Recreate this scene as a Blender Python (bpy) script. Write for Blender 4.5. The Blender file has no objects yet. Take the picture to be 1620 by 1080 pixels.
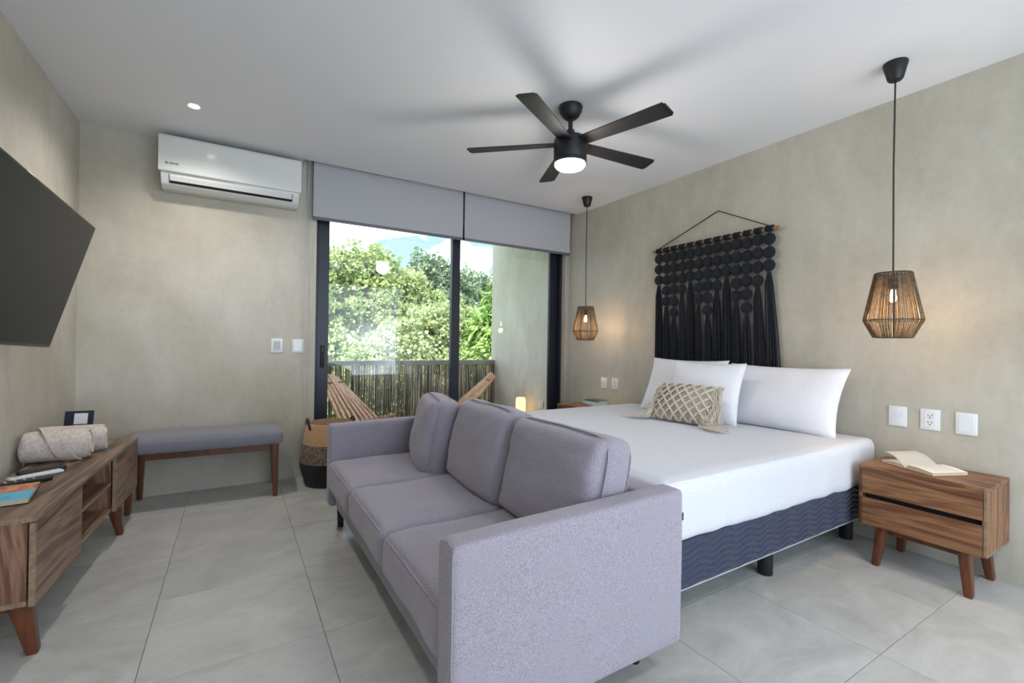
import bpy, bmesh, math, random
import numpy as np
from mathutils import Vector, Matrix, noise

sc = bpy.context.scene
COL = sc.collection
R = math.radians
PI = math.pi

# ------------------------------------------------------------------ camera
cam_d = bpy.data.cameras.new('camera')
cam_d.sensor_width = 36.0
cam_d.lens = 722.08 / 1620 * 36.0
cam_d.clip_start = 0.05
cam_d.clip_end = 300
cam = bpy.data.objects.new('camera', cam_d)
COL.objects.link(cam)
yaw, pitch, roll = R(31.336), R(.2163), R(.7977)
F = Vector((math.sin(yaw)*math.cos(pitch), math.cos(yaw)*math.cos(pitch), math.sin(pitch)))
r0 = F.cross(Vector((0, 0, 1))).normalized()
u0 = r0.cross(F)
rr = r0*math.cos(roll) + u0*math.sin(roll)
uu = -r0*math.sin(roll) + u0*math.cos(roll)
cam.matrix_world = Matrix(((rr.x, uu.x, -F.x, 0), (rr.y, uu.y, -F.y, 0), (rr.z, uu.z, -F.z, 1.17), (0, 0, 0, 1)))
sc.camera = cam

# ------------------------------------------------------------------ world, sun, added fill light, exposure
sc.view_settings.view_transform = 'Standard'
sc.view_settings.look = 'None'
sc.view_settings.exposure = 0.42
sc.view_settings.gamma = 1.0
sc.view_settings.use_curve_mapping = False

world = bpy.data.worlds.new('sky')
sc.world = world
world.use_nodes = True
wn = world.node_tree
wn.nodes.clear()
w_out = wn.nodes.new('ShaderNodeOutputWorld')
w_bg = wn.nodes.new('ShaderNodeBackground')
w_tc = wn.nodes.new('ShaderNodeTexCoord')
w_map = wn.nodes.new('ShaderNodeMapping')
w_map.inputs['Scale'].default_value = (1, 1, 2.2)
w_map.inputs['Location'].default_value = (.35, .1, .0)
w_no = wn.nodes.new('ShaderNodeTexNoise')
w_no.inputs['Scale'].default_value = 3.2
w_no.inputs['Detail'].default_value = 7
w_no.inputs['Roughness'].default_value = .55
w_r = wn.nodes.new('ShaderNodeValToRGB')
w_r.color_ramp.elements[0].position = .50
w_r.color_ramp.elements[1].position = .66
w_mix = wn.nodes.new('ShaderNodeMix')
w_mix.data_type = 'RGBA'
w_mix.inputs[6].default_value = (.54, .78, .88, 1)
w_mix.inputs[7].default_value = (5.6, 6.1, 7.2, 1)
wn.links.new(w_tc.outputs['Generated'], w_map.inputs['Vector'])
wn.links.new(w_map.outputs[0], w_no.inputs['Vector'])
wn.links.new(w_no.outputs['Fac'], w_r.inputs[0])
wn.links.new(w_r.outputs[0], w_mix.inputs[0])
wn.links.new(w_mix.outputs[2], w_bg.inputs['Color'])
w_bg.inputs['Strength'].default_value = 1.0
wn.links.new(w_bg.outputs[0], w_out.inputs[0])

sun_d = bpy.data.lights.new('sun', 'SUN')
sun_d.energy = 11.5
sun_d.angle = R(1.0)
sun_d.color = (1.0, .95, .86)
sun = bpy.data.objects.new('sun', sun_d)
COL.objects.link(sun)
sun.rotation_euler = Vector((.45, .62, -1.15)).to_track_quat('-Z', 'Y').to_euler()


def area(name, loc, target, sx, sy, energy, color):
    d = bpy.data.lights.new(name, 'AREA')
    d.shape = 'RECTANGLE'
    d.size = sx
    d.size_y = sy
    d.energy = energy
    d.color = color
    o = bpy.data.objects.new(name, d)
    COL.objects.link(o)
    o.location = loc
    o.rotation_euler = (Vector(target)-Vector(loc)).to_track_quat('-Z', 'Z').to_euler()
    return o


# added area fill light at an assumed, unseen window behind the camera
area('added_window_fill', (1.6, -1.62, 1.25), (1.6, 3.0, 1.0), 3.4, 2.25, 44, (.78, .88, 1.0))

# room dimensions
XL, XR, YB, YF, ZC = -.934, 3.358, 4.27, -1.7, 2.66


# ------------------------------------------------------------------ materials
def lin(c):
    return tuple((v/12.92 if v <= .04045 else ((v+.055)/1.055)**2.4) for v in c)


def S(r, g, b):
    return lin((r/255, g/255, b/255)) + (1,)


class NT:
    def __init__(s, name):
        s.m = bpy.data.materials.new(name)
        s.m.use_nodes = True
        s.n = s.m.node_tree.nodes
        s.l = s.m.node_tree.links
        s.b = s.n['Principled BSDF']
        s.tc = None

    def coord(s, kind='Object', scale=(1, 1, 1), rot=(0, 0, 0)):
        tc = s.n.new('ShaderNodeTexCoord')
        mp = s.n.new('ShaderNodeMapping')
        mp.inputs['Scale'].default_value = scale
        mp.inputs['Rotation'].default_value = rot
        s.l.new(tc.outputs[kind], mp.inputs[0])
        return mp.outputs[0]

    def noise(s, vec, scale, detail=4, rough=.5, dist=0):
        n = s.n.new('ShaderNodeTexNoise')
        n.inputs['Scale'].default_value = scale
        n.inputs['Detail'].default_value = detail
        n.inputs['Roughness'].default_value = rough
        n.inputs['Distortion'].default_value = dist
        s.l.new(vec, n.inputs['Vector'])
        return n.outputs['Fac']

    def ramp(s, fac, stops):
        r = s.n.new('ShaderNodeValToRGB')
        e = r.color_ramp.elements
        while len(e) < len(stops):
            e.new(.5)
        for i, (p, c) in enumerate(stops):
            e[i].position = p
            e[i].color = c
        s.l.new(fac, r.inputs[0])
        return r.outputs[0]

    def mix(s, fac, a, b, mode='MIX'):
        m = s.n.new('ShaderNodeMix')
        m.data_type = 'RGBA'
        m.blend_type = mode
        for v, i in ((fac, 0), (a, 6), (b, 7)):
            if isinstance(v, (float, int)):
                m.inputs[i].default_value = v
            elif isinstance(v, tuple):
                m.inputs[i].default_value = v
            else:
                s.l.new(v, m.inputs[i])
        return m.outputs[2]

    def bump(s, h, strength, dist=.01):
        b = s.n.new('ShaderNodeBump')
        b.inputs['Strength'].default_value = strength
        b.inputs['Distance'].default_value = dist
        s.l.new(h, b.inputs['Height'])
        s.l.new(b.outputs[0], s.b.inputs['Normal'])

    def color(s, c):
        if isinstance(c, tuple):
            s.b.inputs['Base Color'].default_value = c
        else:
            s.l.new(c, s.b.inputs['Base Color'])

    def set(s, rough=.5, metal=0, **k):
        s.b.inputs['Roughness'].default_value = rough
        s.b.inputs['Metallic'].default_value = metal
        for kk, v in k.items():
            s.b.inputs[kk.replace('_', ' ')].default_value = v
        return s


def plain(name, c, rough=.5, metal=0, var=.06, vs=6.0, bump=0, **k):
    t = NT(name)
    v = t.coord()
    n = t.noise(v, vs, 3)
    d = tuple(max(0, x*(1-var*2)) for x in c[:3]) + (1,)
    t.color(t.mix(n, d, c))
    t.set(rough, metal, **k)
    if bump:
        t.bump(t.noise(v, vs*20, 2), bump, .004)
    return t.m


def plaster(name, a, b, c, rough=.55, sc_=1.0):
    t = NT(name)
    v = t.coord()
    vs = t.coord(scale=(1.6, 1.6, .5))
    n1 = t.noise(v, .9*sc_, 6, .6, .6)
    n2 = t.noise(vs, 5*sc_, 6, .7, .3)
    n3 = t.noise(v, 22*sc_, 4, .6, .5)
    base = t.ramp(n1, [(.28, a), (.5, b), (.72, c)])
    base = t.mix(.35, base, t.ramp(n2, [(.3, (.62, .62, .62, 1)), (.7, (1, 1, 1, 1))]), 'MULTIPLY')
    base = t.mix(.18, base, t.ramp(n3, [(.3, (.6, .6, .6, 1)), (.7, (1, 1, 1, 1))]), 'MULTIPLY')
    t.color(base)
    t.set(rough)
    t.bump(n3, .12, .004)
    return t.m


M = {}
M['wall'] = plaster('microcement', S(172, 165, 148), S(191, 186, 172), S(202, 199, 191))
M['ceiling'] = plain('ceiling_paint', S(224, 224, 228), .6, var=.01, vs=1.5)
M['balcony_wall'] = plaster('balcony_plaster', S(214, 204, 186), S(228, 220, 206), S(236, 230, 220), .8)


def tile_mat():
    t = NT('floor_tile')
    v = t.coord('Object')
    info = t.n.new('ShaderNodeObjectInfo')
    add = t.n.new('ShaderNodeVectorMath')
    add.operation = 'ADD'
    sc2 = t.n.new('ShaderNodeVectorMath')
    sc2.operation = 'SCALE'
    comb = t.n.new('ShaderNodeCombineXYZ')
    for i in range(3):
        t.l.new(info.outputs['Random'], comb.inputs[i])
    sc2.inputs['Scale'].default_value = 37
    t.l.new(comb.outputs[0], sc2.inputs[0])
    t.l.new(v, add.inputs[0])
    t.l.new(sc2.outputs[0], add.inputs[1])
    mp = t.n.new('ShaderNodeMapping')
    mp.inputs['Scale'].default_value = (1.0, 1.6, 1)
    t.l.new(add.outputs[0], mp.inputs[0])
    n1 = t.noise(mp.outputs[0], 2.2, 7, .62, 1.2)
    n2 = t.noise(mp.outputs[0], 14, 6, .7, .6)
    base = t.ramp(n1, [(.25, S(164, 164, 161)), (.5, S(184, 184, 181)), (.75, S(200, 199, 196))])
    base = t.mix(.4, base, t.ramp(n2, [(.3, (.72, .72, .72, 1)), (.7, (1.05, 1.05, 1.05, 1))]), 'MULTIPLY')
    t.color(base)
    rr_ = t.ramp(n2, [(.3, (.28, .28, .28, 1)), (.7, (.42, .42, .42, 1))])
    t.l.new(rr_, t.b.inputs['Roughness'])
    t.bump(n2, .06, .003)
    return t.m


M['tile'] = tile_mat()
M['grout'] = plain('grout', S(104, 102, 98), .9)


def wood(name, axis, cols, scale=1.0, rough=.42):
    t = NT(name)
    s_ = [9, 9, 9]
    s_[axis] = .9
    v = t.coord(scale=tuple(s_))
    s2 = [60, 60, 60]
    s2[axis] = 2.0
    vf = t.coord(scale=tuple(s2))
    n1 = t.noise(v, 1.1*scale, 5, .55, 1.6)
    n2 = t.noise(vf, 1.6*scale, 4, .6, .4)
    base = t.ramp(n1, [(.28, cols[0]), (.43, cols[1]), (.52, cols[2]), (.6, cols[1]), (.74, cols[3])])
    base = t.mix(.55, base, t.ramp(n2, [(.3, (.55, .5, .46, 1)), (.62, (1.05, 1.05, 1.05, 1))]), 'MULTIPLY')
    t.color(base)
    t.set(rough)
    t.bump(n2, .08, .002)
    return t.m


WAL = (S(70, 42, 28), S(116, 76, 50), S(150, 108, 74), S(92, 58, 38))
GRY = (S(58, 40, 32), S(116, 92, 76), S(148, 122, 102), S(82, 60, 48))
M['walnut_y'] = wood('walnut_along_y', 1, WAL)
M['walnut_x'] = wood('walnut_along_x', 0, WAL)
M['walnut_z'] = wood('walnut_along_z', 2, WAL)
M['grey_walnut_y'] = wood('grey_walnut_along_y', 1, GRY)
M['grey_walnut_x'] = wood('grey_walnut_along_x', 0, GRY)
M['grey_walnut_z'] = wood('grey_walnut_along_z', 2, (S(56, 34, 26), S(112, 78, 62), S(150, 114, 94), S(80, 52, 40)))
M['edge'] = wood('edge_banding', 1, (S(112, 94, 74), S(134, 114, 92), S(148, 130, 106), S(122, 104, 82)))
M['leg_wood'] = wood('leg_wood', 2, (S(62, 30, 16), S(90, 48, 28), S(106, 60, 36), S(74, 38, 22)), rough=.35)
M['chair_wood'] = wood('chair_wood', 0, (S(176, 118, 84), S(206, 152, 116), S(222, 176, 142), S(190, 132, 96)), rough=.5)


def fabric(name, a, b, sc_=420, rough=.95, bump=.25, big=0, sheen=.2):
    t = NT(name)
    v = t.coord()
    n = t.noise(v, sc_, 2, .6)
    n2 = t.noise(v, sc_*.35, 3, .7)
    f = t.mix(.5, n, n2)
    c = t.ramp(f, [(.38, a), (.62, b)])
    if big:
        c = t.mix(big, c, t.ramp(t.noise(v, 5, 4), [(.3, (.8, .8, .8, 1)), (.7, (1, 1, 1, 1))]), 'MULTIPLY')
    t.color(c)
    t.set(rough, Sheen_Weight=sheen)
    t.bump(f, bump, .002)
    return t.m


M['sofa'] = fabric('sofa_fabric', S(102, 96, 106), S(170, 165, 179), 1000)
M['bench_fabric'] = fabric('bench_fabric', S(104, 104, 114), S(138, 138, 150), 900)
M['sheet'] = fabric('white_cotton', S(194, 196, 204), S(208, 210, 218), 300, .85, .05)
M['pillow'] = fabric('pillow_cotton', S(222, 222, 228), S(234, 234, 240), 300, .85, .05)
M['quilt'] = fabric('navy_quilting', S(24, 30, 54), S(38, 46, 78), 260, .7, .1)
M['blind'] = fabric('blind_fabric', S(168, 169, 175), S(178, 179, 185), 500, .9, .05)
M['towel'] = fabric('towel_terry', S(178, 166, 158), S(216, 206, 198), 160, .98, .6)
M['black_yarn'] = fabric('black_yarn', S(9, 12, 18), S(24, 28, 38), 260, .95, .6, sheen=.03)
M['cream_cord'] = fabric('cream_cord', S(180, 170, 156), S(222, 214, 202), 240, .95, .5)
M['cushion_base'] = fabric('cushion_cloth', S(142, 131, 117), S(182, 172, 156), 260, .95, .4)
M['jute'] = fabric('jute', S(176, 138, 102), S(212, 176, 138), 200, .95, .4)
M['mixed_weave'] = fabric('mixed_weave', S(44, 40, 38), S(156, 136, 116), 110, .95, .5)
M['basket_black'] = fabric('basket_black', S(12, 14, 18), S(28, 30, 36), 160, .95, .4)
M['black_metal'] = plain('black_metal', S(30, 32, 36), .38, .0, .04)
M['fan_black'] = plain('fan_black', S(22, 23, 27), .5, .0, .05, 10)
M['door_metal'] = plain('door_frame_metal', S(32, 38, 50), .4, .2, .04)
M['dark'] = plain('dark_gap', S(22, 17, 15), .8)
M['white_plastic'] = plain('white_plastic', S(226, 228, 230), .3, 0, .015)
M['ac_white'] = plain('ac_white', S(214, 216, 214), .16, 0, .01)
M['plate_grey'] = plain('plate_grey', S(178, 182, 188), .35, 0, .02)
M['screen'] = plain('tv_screen', S(16, 16, 18), .35, 0, .02, Specular_IOR_Level=.25)
M['tv_bezel'] = plain('tv_bezel', S(14, 14, 15), .25, 0, .02)
M['concrete'] = plain('rail_concrete', S(150, 150, 148), .8, 0, .05, 8, .2)
M['paper'] = plain('paper', S(242, 241, 234), .85, 0, .03, 60)
M['paper_edge'] = plain('paper_edge', S(206, 190, 160), .9, 0, .12, 200)
M['trunk'] = plain('bark', S(150, 140, 124), .9, 0, .2, 12, .5)
M['rod_wood'] = plain('rod_wood', S(164, 112, 64), .6, 0, .15, 20)
M['black_soft'] = plain('black_rubber', S(16, 17, 20), .5, 0, .03)
M['chrome'] = plain('steel', S(180, 182, 186), .25, 1.0, .02)
M['grass'] = plain('ground_grass', S(96, 118, 60), .95, 0, .25, 3)
M['navy_card'] = plain('navy_card', S(26, 34, 56), .4, 0, .03)


def emit(name, color, strength, base=(.8, .8, .8, 1)):
    t = NT(name)
    t.color(base)
    t.b.inputs['Emission Color'].default_value = color
    t.b.inputs['Emission Strength'].default_value = strength
    return t.m


M['fan_light'] = emit('fan_lamp_diffuser', (1.0, .90, .74, 1), 9.0)
M['bulb'] = emit('warm_bulb', (1.0, .66, .32, 1), 22.0)
M['downlight'] = emit('downlight_lens', (1.0, .93, .8, 1), 22.0)
M['flame'] = emit('candle_glow', (1.0, .62, .28, 1), 1.6, S(240, 214, 170))


def glass():
    m = bpy.data.materials.new('door_glass')
    m.use_nodes = True
    n = m.node_tree.nodes
    l = m.node_tree.links
    n.clear()
    o = n.new('ShaderNodeOutputMaterial')
    mx = n.new('ShaderNodeMixShader')
    tr = n.new('ShaderNodeBsdfTransparent')
    tr.inputs[0].default_value = (.97, .985, .98, 1)
    gl = n.new('ShaderNodeBsdfGlossy')
    gl.inputs['Roughness'].default_value = .01
    fr = n.new('ShaderNodeFresnel')
    fr.inputs['IOR'].default_value = 1.5
    l.new(fr.outputs[0], mx.inputs[0])
    l.new(tr.outputs[0], mx.inputs[1])
    l.new(gl.outputs[0], mx.inputs[2])
    l.new(mx.outputs[0], o.inputs[0])
    return m


M['glass'] = glass()


def leafmat(name, c1, c2, c3):
    t = NT(name)
    v = t.coord()
    n = t.noise(v, 1.3, 3, .6)
    n2 = t.noise(v, 9, 2, .6)
    f = t.mix(.55, n, n2)
    c = t.ramp(f, [(.34, c1), (.5, c2), (.66, c3)])
    t.color(c)
    t.set(.5)
    tr = t.n.new('ShaderNodeBsdfTranslucent')
    t.l.new(c, tr.inputs[0])
    mx = t.n.new('ShaderNodeMixShader')
    mx.inputs[0].default_value = .35
    out = [x for x in t.n if x.type == 'OUTPUT_MATERIAL'][0]
    t.l.new(t.b.outputs[0], mx.inputs[1])
    t.l.new(tr.outputs[0], mx.inputs[2])
    t.l.new(mx.outputs[0], out.inputs[0])
    return t.m


M['leaf_light'] = leafmat('leaf_light', S(108, 132, 78), S(154, 172, 112), S(204, 206, 160))
M['leaf_mid'] = leafmat('leaf_mid', S(112, 136, 92), S(160, 176, 124), S(206, 212, 168))
M['leaf_dark'] = leafmat('leaf_dark', S(88, 112, 86), S(122, 144, 114), S(160, 176, 146))
M['leaf_broad'] = leafmat('leaf_broad', S(92, 128, 66), S(132, 164, 88), S(178, 198, 122))


def cane_mat():
    t = NT('dry_cane')
    v = t.coord(scale=(60, 60, 1.2))
    n = t.noise(v, 1.0, 3, .6)
    t.color(t.ramp(n, [(.36, S(46, 36, 36)), (.5, S(104, 86, 82)), (.60, S(214, 196, 174))]))
    t.set(.8)
    return t.m


M['cane'] = cane_mat()


def shade_mat():
    t = NT('shade_twine')
    v = t.coord(scale=(1, 1, 1))
    n = t.noise(v, 60, 3, .6)
    c = t.ramp(n, [(.3, S(92, 78, 64)), (.7, S(134, 118, 98))])
    t.color(c)
    t.set(.9)
    tr = t.n.new('ShaderNodeBsdfTranslucent')
    t.l.new(c, tr.inputs[0])
    mx = t.n.new('ShaderNodeMixShader')
    mx.inputs[0].default_value = .5
    out = [x for x in t.n if x.type == 'OUTPUT_MATERIAL'][0]
    t.l.new(t.b.outputs[0], mx.inputs[1])
    t.l.new(tr.outputs[0], mx.inputs[2])
    t.l.new(mx.outputs[0], out.inputs[0])
    return t.m


M['twine'] = shade_mat()


# ------------------------------------------------------------------ geometry helpers
def finish(name, bm, mat, parent=None, smooth=True, angle=38, world_coords=True, kind=None, recalc=True):
    """link a bmesh as ONE mesh object; world-coordinate shapes are moved into their thing's frame"""
    if recalc:
        bmesh.ops.recalc_face_normals(bm, faces=bm.faces)
    me = bpy.data.meshes.new(name)
    if parent is not None and world_coords:
        root = parent
        while root.parent:
            root = root.parent
        mw = Matrix.LocRotScale(root.location, root.rotation_euler, None)
        bm.transform(mw.inverted())
    bm.to_mesh(me)
    bm.free()
    mats = mat if isinstance(mat, (list, tuple)) else [mat]
    for m in mats:
        me.materials.append(m)
    if smooth:
        me.shade_smooth()
        me.set_sharp_from_angle(angle=R(angle))
    o = bpy.data.objects.new(name, me)
    COL.objects.link(o)
    if parent is not None:
        o.parent = parent
    if kind:
        o['kind'] = kind
    return o


def tag(o, label=None, cat=None, group=None, kind=None):
    if label:
        o['label'] = label
    if cat:
        o['category'] = cat
    if group:
        o['group'] = group
    if kind:
        o['kind'] = kind
    return o


def thing(name, label, cat, loc=(0, 0, 0), rz=0, group=None, kind=None):
    o = bpy.data.objects.new(name, None)
    o.empty_display_size = .1
    COL.objects.link(o)
    o.location = loc
    o.rotation_euler = (0, 0, rz)
    return tag(o, label, cat, group, kind)


def copy_tree(o, parent=None):
    c = o.copy()
    COL.objects.link(c)
    c.parent = parent
    for ch in [x for x in bpy.data.objects if x.parent is o]:
        copy_tree(ch, c)
    return c


def BM():
    return bmesh.new()


def box(bm, x0, x1, y0, y1, z0, z1, bev=0, seg=1, mi=0, mat=None):
    g = bmesh.ops.create_cube(bm, size=1)
    vs = g['verts']
    for v in vs:
        v.co = Vector(((x0+x1)/2+v.co.x*(x1-x0), (y0+y1)/2+v.co.y*(y1-y0), (z0+z1)/2+v.co.z*(z1-z0)))
    fs = set(f for v in vs for f in v.link_faces)
    if bev:
        es = list(set(e for v in vs for e in v.link_edges))
        r = bmesh.ops.bevel(bm, geom=es, offset=bev, segments=seg, profile=.5, affect='EDGES')
        fs = set(r['faces']) | set(f for f in fs if f.is_valid)
        fs |= set(f for v in r['verts'] for f in v.link_faces)
    if mat is not None:
        for v in set(v for f in fs for v in f.verts):
            v.co = mat @ v.co
    if mi:
        for f in fs:
            f.material_index = mi
    return fs


def tube(bm, pts, r, n=8, closed=False, caps=True):
    pts = [Vector(p) for p in pts]
    rad = r if isinstance(r, (list, tuple)) else [r]*len(pts)
    rings = []
    prev = None
    for i, p in enumerate(pts):
        if closed:
            d = (pts[(i+1) % len(pts)]-pts[i-1])
        else:
            d = (pts[min(i+1, len(pts)-1)]-pts[max(i-1, 0)])
        d.normalize()
        if prev is None:
            a = d.cross(Vector((0, 0, 1)))
            if a.length < .1:
                a = d.cross(Vector((1, 0, 0)))
        else:
            a = prev - d*prev.dot(d)
        a.normalize()
        prev = a
        b = d.cross(a)
        rings.append([bm.verts.new(p+(a*math.cos(2*PI*k/n)+b*math.sin(2*PI*k/n))*rad[i]) for k in range(n)])
    m = len(rings)
    for i in range(m if closed else m-1):
        A, B = rings[i], rings[(i+1) % m]
        for k in range(n):
            bm.faces.new((A[k], A[(k+1) % n], B[(k+1) % n], B[k]))
    if caps and not closed:
        bm.faces.new(rings[0][::-1])
        bm.faces.new(rings[-1])


def lathe(bm, prof, cx=0, cy=0, cz=0, n=32, cap=True, mi=0):
    rings = []
    for (r, z) in prof:
        if r < 1e-6:
            rings.append([bm.verts.new((cx, cy, cz+z))])
        else:
            rings.append([bm.verts.new((cx+r*math.cos(2*PI*k/n), cy+r*math.sin(2*PI*k/n), cz+z)) for k in range(n)])
    for A, B in zip(rings, rings[1:]):
        for k in range(n):
            k2 = (k+1) % n
            if len(A) == 1 and len(B) == 1:
                continue
            if len(A) == 1:
                f = bm.faces.new((A[0], B[k2], B[k]))
            elif len(B) == 1:
                f = bm.faces.new((A[k], A[k2], B[0]))
            else:
                f = bm.faces.new((A[k], A[k2], B[k2], B[k]))
            f.material_index = mi
    if cap:
        if len(rings[0]) > 1:
            bm.faces.new(rings[0][::-1])
        if len(rings[-1]) > 1:
            bm.faces.new(rings[-1])


def prism(bm, poly, axis, a, b):
    """poly: 2D outline in the two other axes (cyclic order), extruded along axis from a to b"""
    def P(p, t):
        if axis == 0:
            return (t, p[0], p[1])
        if axis == 1:
            return (p[0], t, p[1])
        return (p[0], p[1], t)
    A = [bm.verts.new(P(p, a)) for p in poly]
    B = [bm.verts.new(P(p, b)) for p in poly]
    n = len(poly)
    bm.faces.new(A)
    bm.faces.new(B[::-1])
    for i in range(n):
        bm.faces.new((A[i], B[i], B[(i+1) % n], A[(i+1) % n]))


def rbox(bm, c, s, r, nx=10, ny=10, nz=4, fn=None, skip_bottom=False):
    """rounded, subdivided box; fn(co, unit) may push each point"""
    c = Vector(c)
    h = Vector(s)/2
    cache = {}

    def V(i, j, k):
        key = (i, j, k)
        if key not in cache:
            u = Vector((i/nx*2-1, j/ny*2-1, k/nz*2-1))

            def sm(t):      # tighten the rows near the edges
                return math.copysign(1-(1-abs(t))**1.35, t)
            p = Vector((sm(u.x)*h.x, sm(u.y)*h.y, sm(u.z)*h.z))
            q = Vector([max(-h[a]+r, min(h[a]-r, p[a])) for a in range(3)])
            d = p-q
            if d.length > 1e-9:
                p = q + d.normalized()*min(r, d.length*1.0 if d.length < r else r)
                p = q + d.normalized()*r if (abs(abs(u.x)-1) < 1e-6 or abs(abs(u.y)-1) < 1e-6 or abs(abs(u.z)-1) < 1e-6) else p
            if fn:
                p = fn(p, u)
            cache[key] = bm.verts.new(c+p)
        return cache[key]
    for i in range(nx):
        for j in range(ny):
            if not skip_bottom:
                bm.faces.new((V(i, j, 0), V(i, j+1, 0), V(i+1, j+1, 0), V(i+1, j, 0)))
            bm.faces.new((V(i, j, nz), V(i+1, j, nz), V(i+1, j+1, nz), V(i, j+1, nz)))
    for i in range(nx):
        for k in range(nz):
            bm.faces.new((V(i, 0, k), V(i+1, 0, k), V(i+1, 0, k+1), V(i, 0, k+1)))
            bm.faces.new((V(i, ny, k), V(i, ny, k+1), V(i+1, ny, k+1), V(i+1, ny, k)))
    for j in range(ny):
        for k in range(nz):
            bm.faces.new((V(0, j, k), V(0, j, k+1), V(0, j+1, k+1), V(0, j+1, k)))
            bm.faces.new((V(nx, j, k), V(nx, j+1, k), V(nx, j+1, k+1), V(nx, j, k+1)))


def nz3(p, s, seed=0):
    return noise.noise(Vector((p[0]*s+seed*7.3, p[1]*s-seed*3.1, p[2]*s+seed*1.7)))


def text_mesh(name, txt, size, mat, mw, parent=None, ext=.0006, align='LEFT'):
    cu = bpy.data.curves.new(name, 'FONT')
    cu.body = txt
    cu.size = size
    cu.extrude = ext
    cu.align_x = align
    cu.resolution_u = 2
    o = bpy.data.objects.new(name, cu)
    COL.objects.link(o)
    dg = bpy.context.evaluated_depsgraph_get()
    me = bpy.data.meshes.new_from_object(o.evaluated_get(dg))
    bpy.data.objects.remove(o)
    me.transform(mw)
    if parent is not None:
        root = parent
        while root.parent:
            root = root.parent
        me.transform(Matrix.LocRotScale(root.location, root.rotation_euler, None).inverted())
    me.materials.clear()
    me.materials.append(mat)
    ob = bpy.data.objects.new(name, me)
    COL.objects.link(ob)
    if parent is not None:
        ob.parent = parent
    return ob


def basis(o, x, y):
    x = Vector(x).normalized()
    y = Vector(y)
    y = (y-x*y.dot(x)).normalized()
    z = x.cross(y)
    m = Matrix((x, y, z)).transposed().to_4x4()
    m.translation = Vector(o)
    return m


# ================================================================== THE SETTING
# ---- floor with its tiles
bm = BM()
box(bm, XL-.2, XR+.2, YF-.2, YB+.2, -.12, -.0025)
floor = finish('floor', bm, M['grout'], kind='structure')
gx, gy, TS = -.273, 2.554, .6
xs = [XL] + [gx+TS*k for k in range(-3, 8) if XL+.02 < gx+TS*k < XR-.02] + [XR]
ys = [YF] + [gy+TS*k for k in range(-10, 6) if YF+.02 < gy+TS*k < YB-.02] + [YB]
cache = {}
for i in range(len(xs)-1):
    for j in range(len(ys)-1):
        w, d = xs[i+1]-xs[i], ys[j+1]-ys[j]
        key = (round(w, 3), round(d, 3))
        if key not in cache:
            bm = BM()
            g_ = .0011
            box(bm, -w/2+g_, w/2-g_, -d/2+g_, d/2-g_, -.010, 0, .0008)
            o = finish('tile', bm, M['tile'], floor, smooth=False, world_coords=False)
            cache[key] = o.data
        else:
            o = bpy.data.objects.new('tile', cache[key])
            COL.objects.link(o)
            o.parent = floor
        o.location = ((xs[i]+xs[i+1])/2, (ys[j]+ys[j+1])/2, 0)

# ---- ceiling with the pocket the blinds hang in
PX, PY = .466, 4.105
bm = BM()
box(bm, XL-.2, XR+.2, YF-.2, PY, ZC, ZC+.22)
box(bm, XL-.2, PX, PY, YB+.2, ZC, ZC+.22)
box(bm, PX, XR+.2, PY, YB+.2, ZC+.14, ZC+.22)
ceiling = finish('ceiling', bm, M['ceiling'], kind='structure', smooth=False)

# ---- walls
bm = BM()
box(bm, XL-.2, XL, YF-.2, YB+.2, -.12, ZC)
finish('wall_left', bm, M['wall'], kind='structure', smooth=False)
bm = BM()
box(bm, XR, XR+.2, YF-.2, YB+.2, -.12, ZC+.14)
finish('wall_right', bm, M['wall'], kind='structure', smooth=False)
OX0, OX1, OZ = .60, 3.325, 2.38      # the door opening
bm = BM()
box(bm, XL, OX0, YB, YB+.2, 0, ZC+.14)
box(bm, OX1, XR, YB, YB+.2, 0, ZC+.14)
box(bm, OX0, OX1, YB, YB+.2, OZ, ZC+.14)
finish('wall_back', bm, M['wall'], kind='structure', smooth=False)
bm = BM()
box(bm, XL, -.2, YF-.2, YF, 0, ZC)
box(bm, 3.3, XR, YF-.2, YF, 0, ZC)
box(bm, -.2, 3.3, YF-.2, YF, 2.35, ZC)  # wall left open below this for the assumed window, to let light in
finish('wall_front', bm, M['wall'], kind='structure', smooth=False)
# assumed unseen window behind the camera, added for its light
bm = BM()
for a, b in ((-.2, -.14), (1.52, 1.58), (3.24, 3.3)):
    box(bm, a, b, YF-.13, YF-.07, 0, 2.35)
box(bm, -.2, 3.3, YF-.13, YF-.07, 0, .06)
box(bm, -.2, 3.3, YF-.13, YF-.07, 2.29, 2.35)
assumed_win = finish('assumed_window_1', bm, M['door_metal'], kind='structure', smooth=False)

# ---- sliding door
door = thing('door_1', None, None, (OX0, YB+.1, 0), kind='structure')
bm = BM()
box(bm, OX0, OX0+.025, 4.335, 4.455, 0, OZ, .002)
box(bm, OX1-.025, OX1, 4.335, 4.455, 0, OZ, .002)
box(bm, OX0, OX1, 4.335, 4.455, OZ-.04, OZ, .002)
box(bm, OX0, OX1, 4.335, 4.455, 0, .025, .002)
finish('door_frame', bm, M['door_metal'], door, smooth=False)


def panel(x0, x1, y, sl, sr):
    bm = BM()
    box(bm, x0, x0+sl, y-.02, y+.02, .025, OZ-.04, .003)
    box(bm, x1-sr, x1, y-.02, y+.02, .025, OZ-.04, .003)
    box(bm, x0+sl, x1-sr, y-.02, y+.02, .025, .105, .003)
    box(bm, x0+sl, x1-sr, y-.02, y+.02, OZ-.12, OZ-.04, .003)
    p = finish('door_panel', bm, M['door_metal'], door, smooth=False)
    bm = BM()
    box(bm, x0+sl, x1-sr, y-.003, y+.003, .105, OZ-.12)
    finish('glass_pane', bm, M['glass'], p, smooth=False)
    return p


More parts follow.
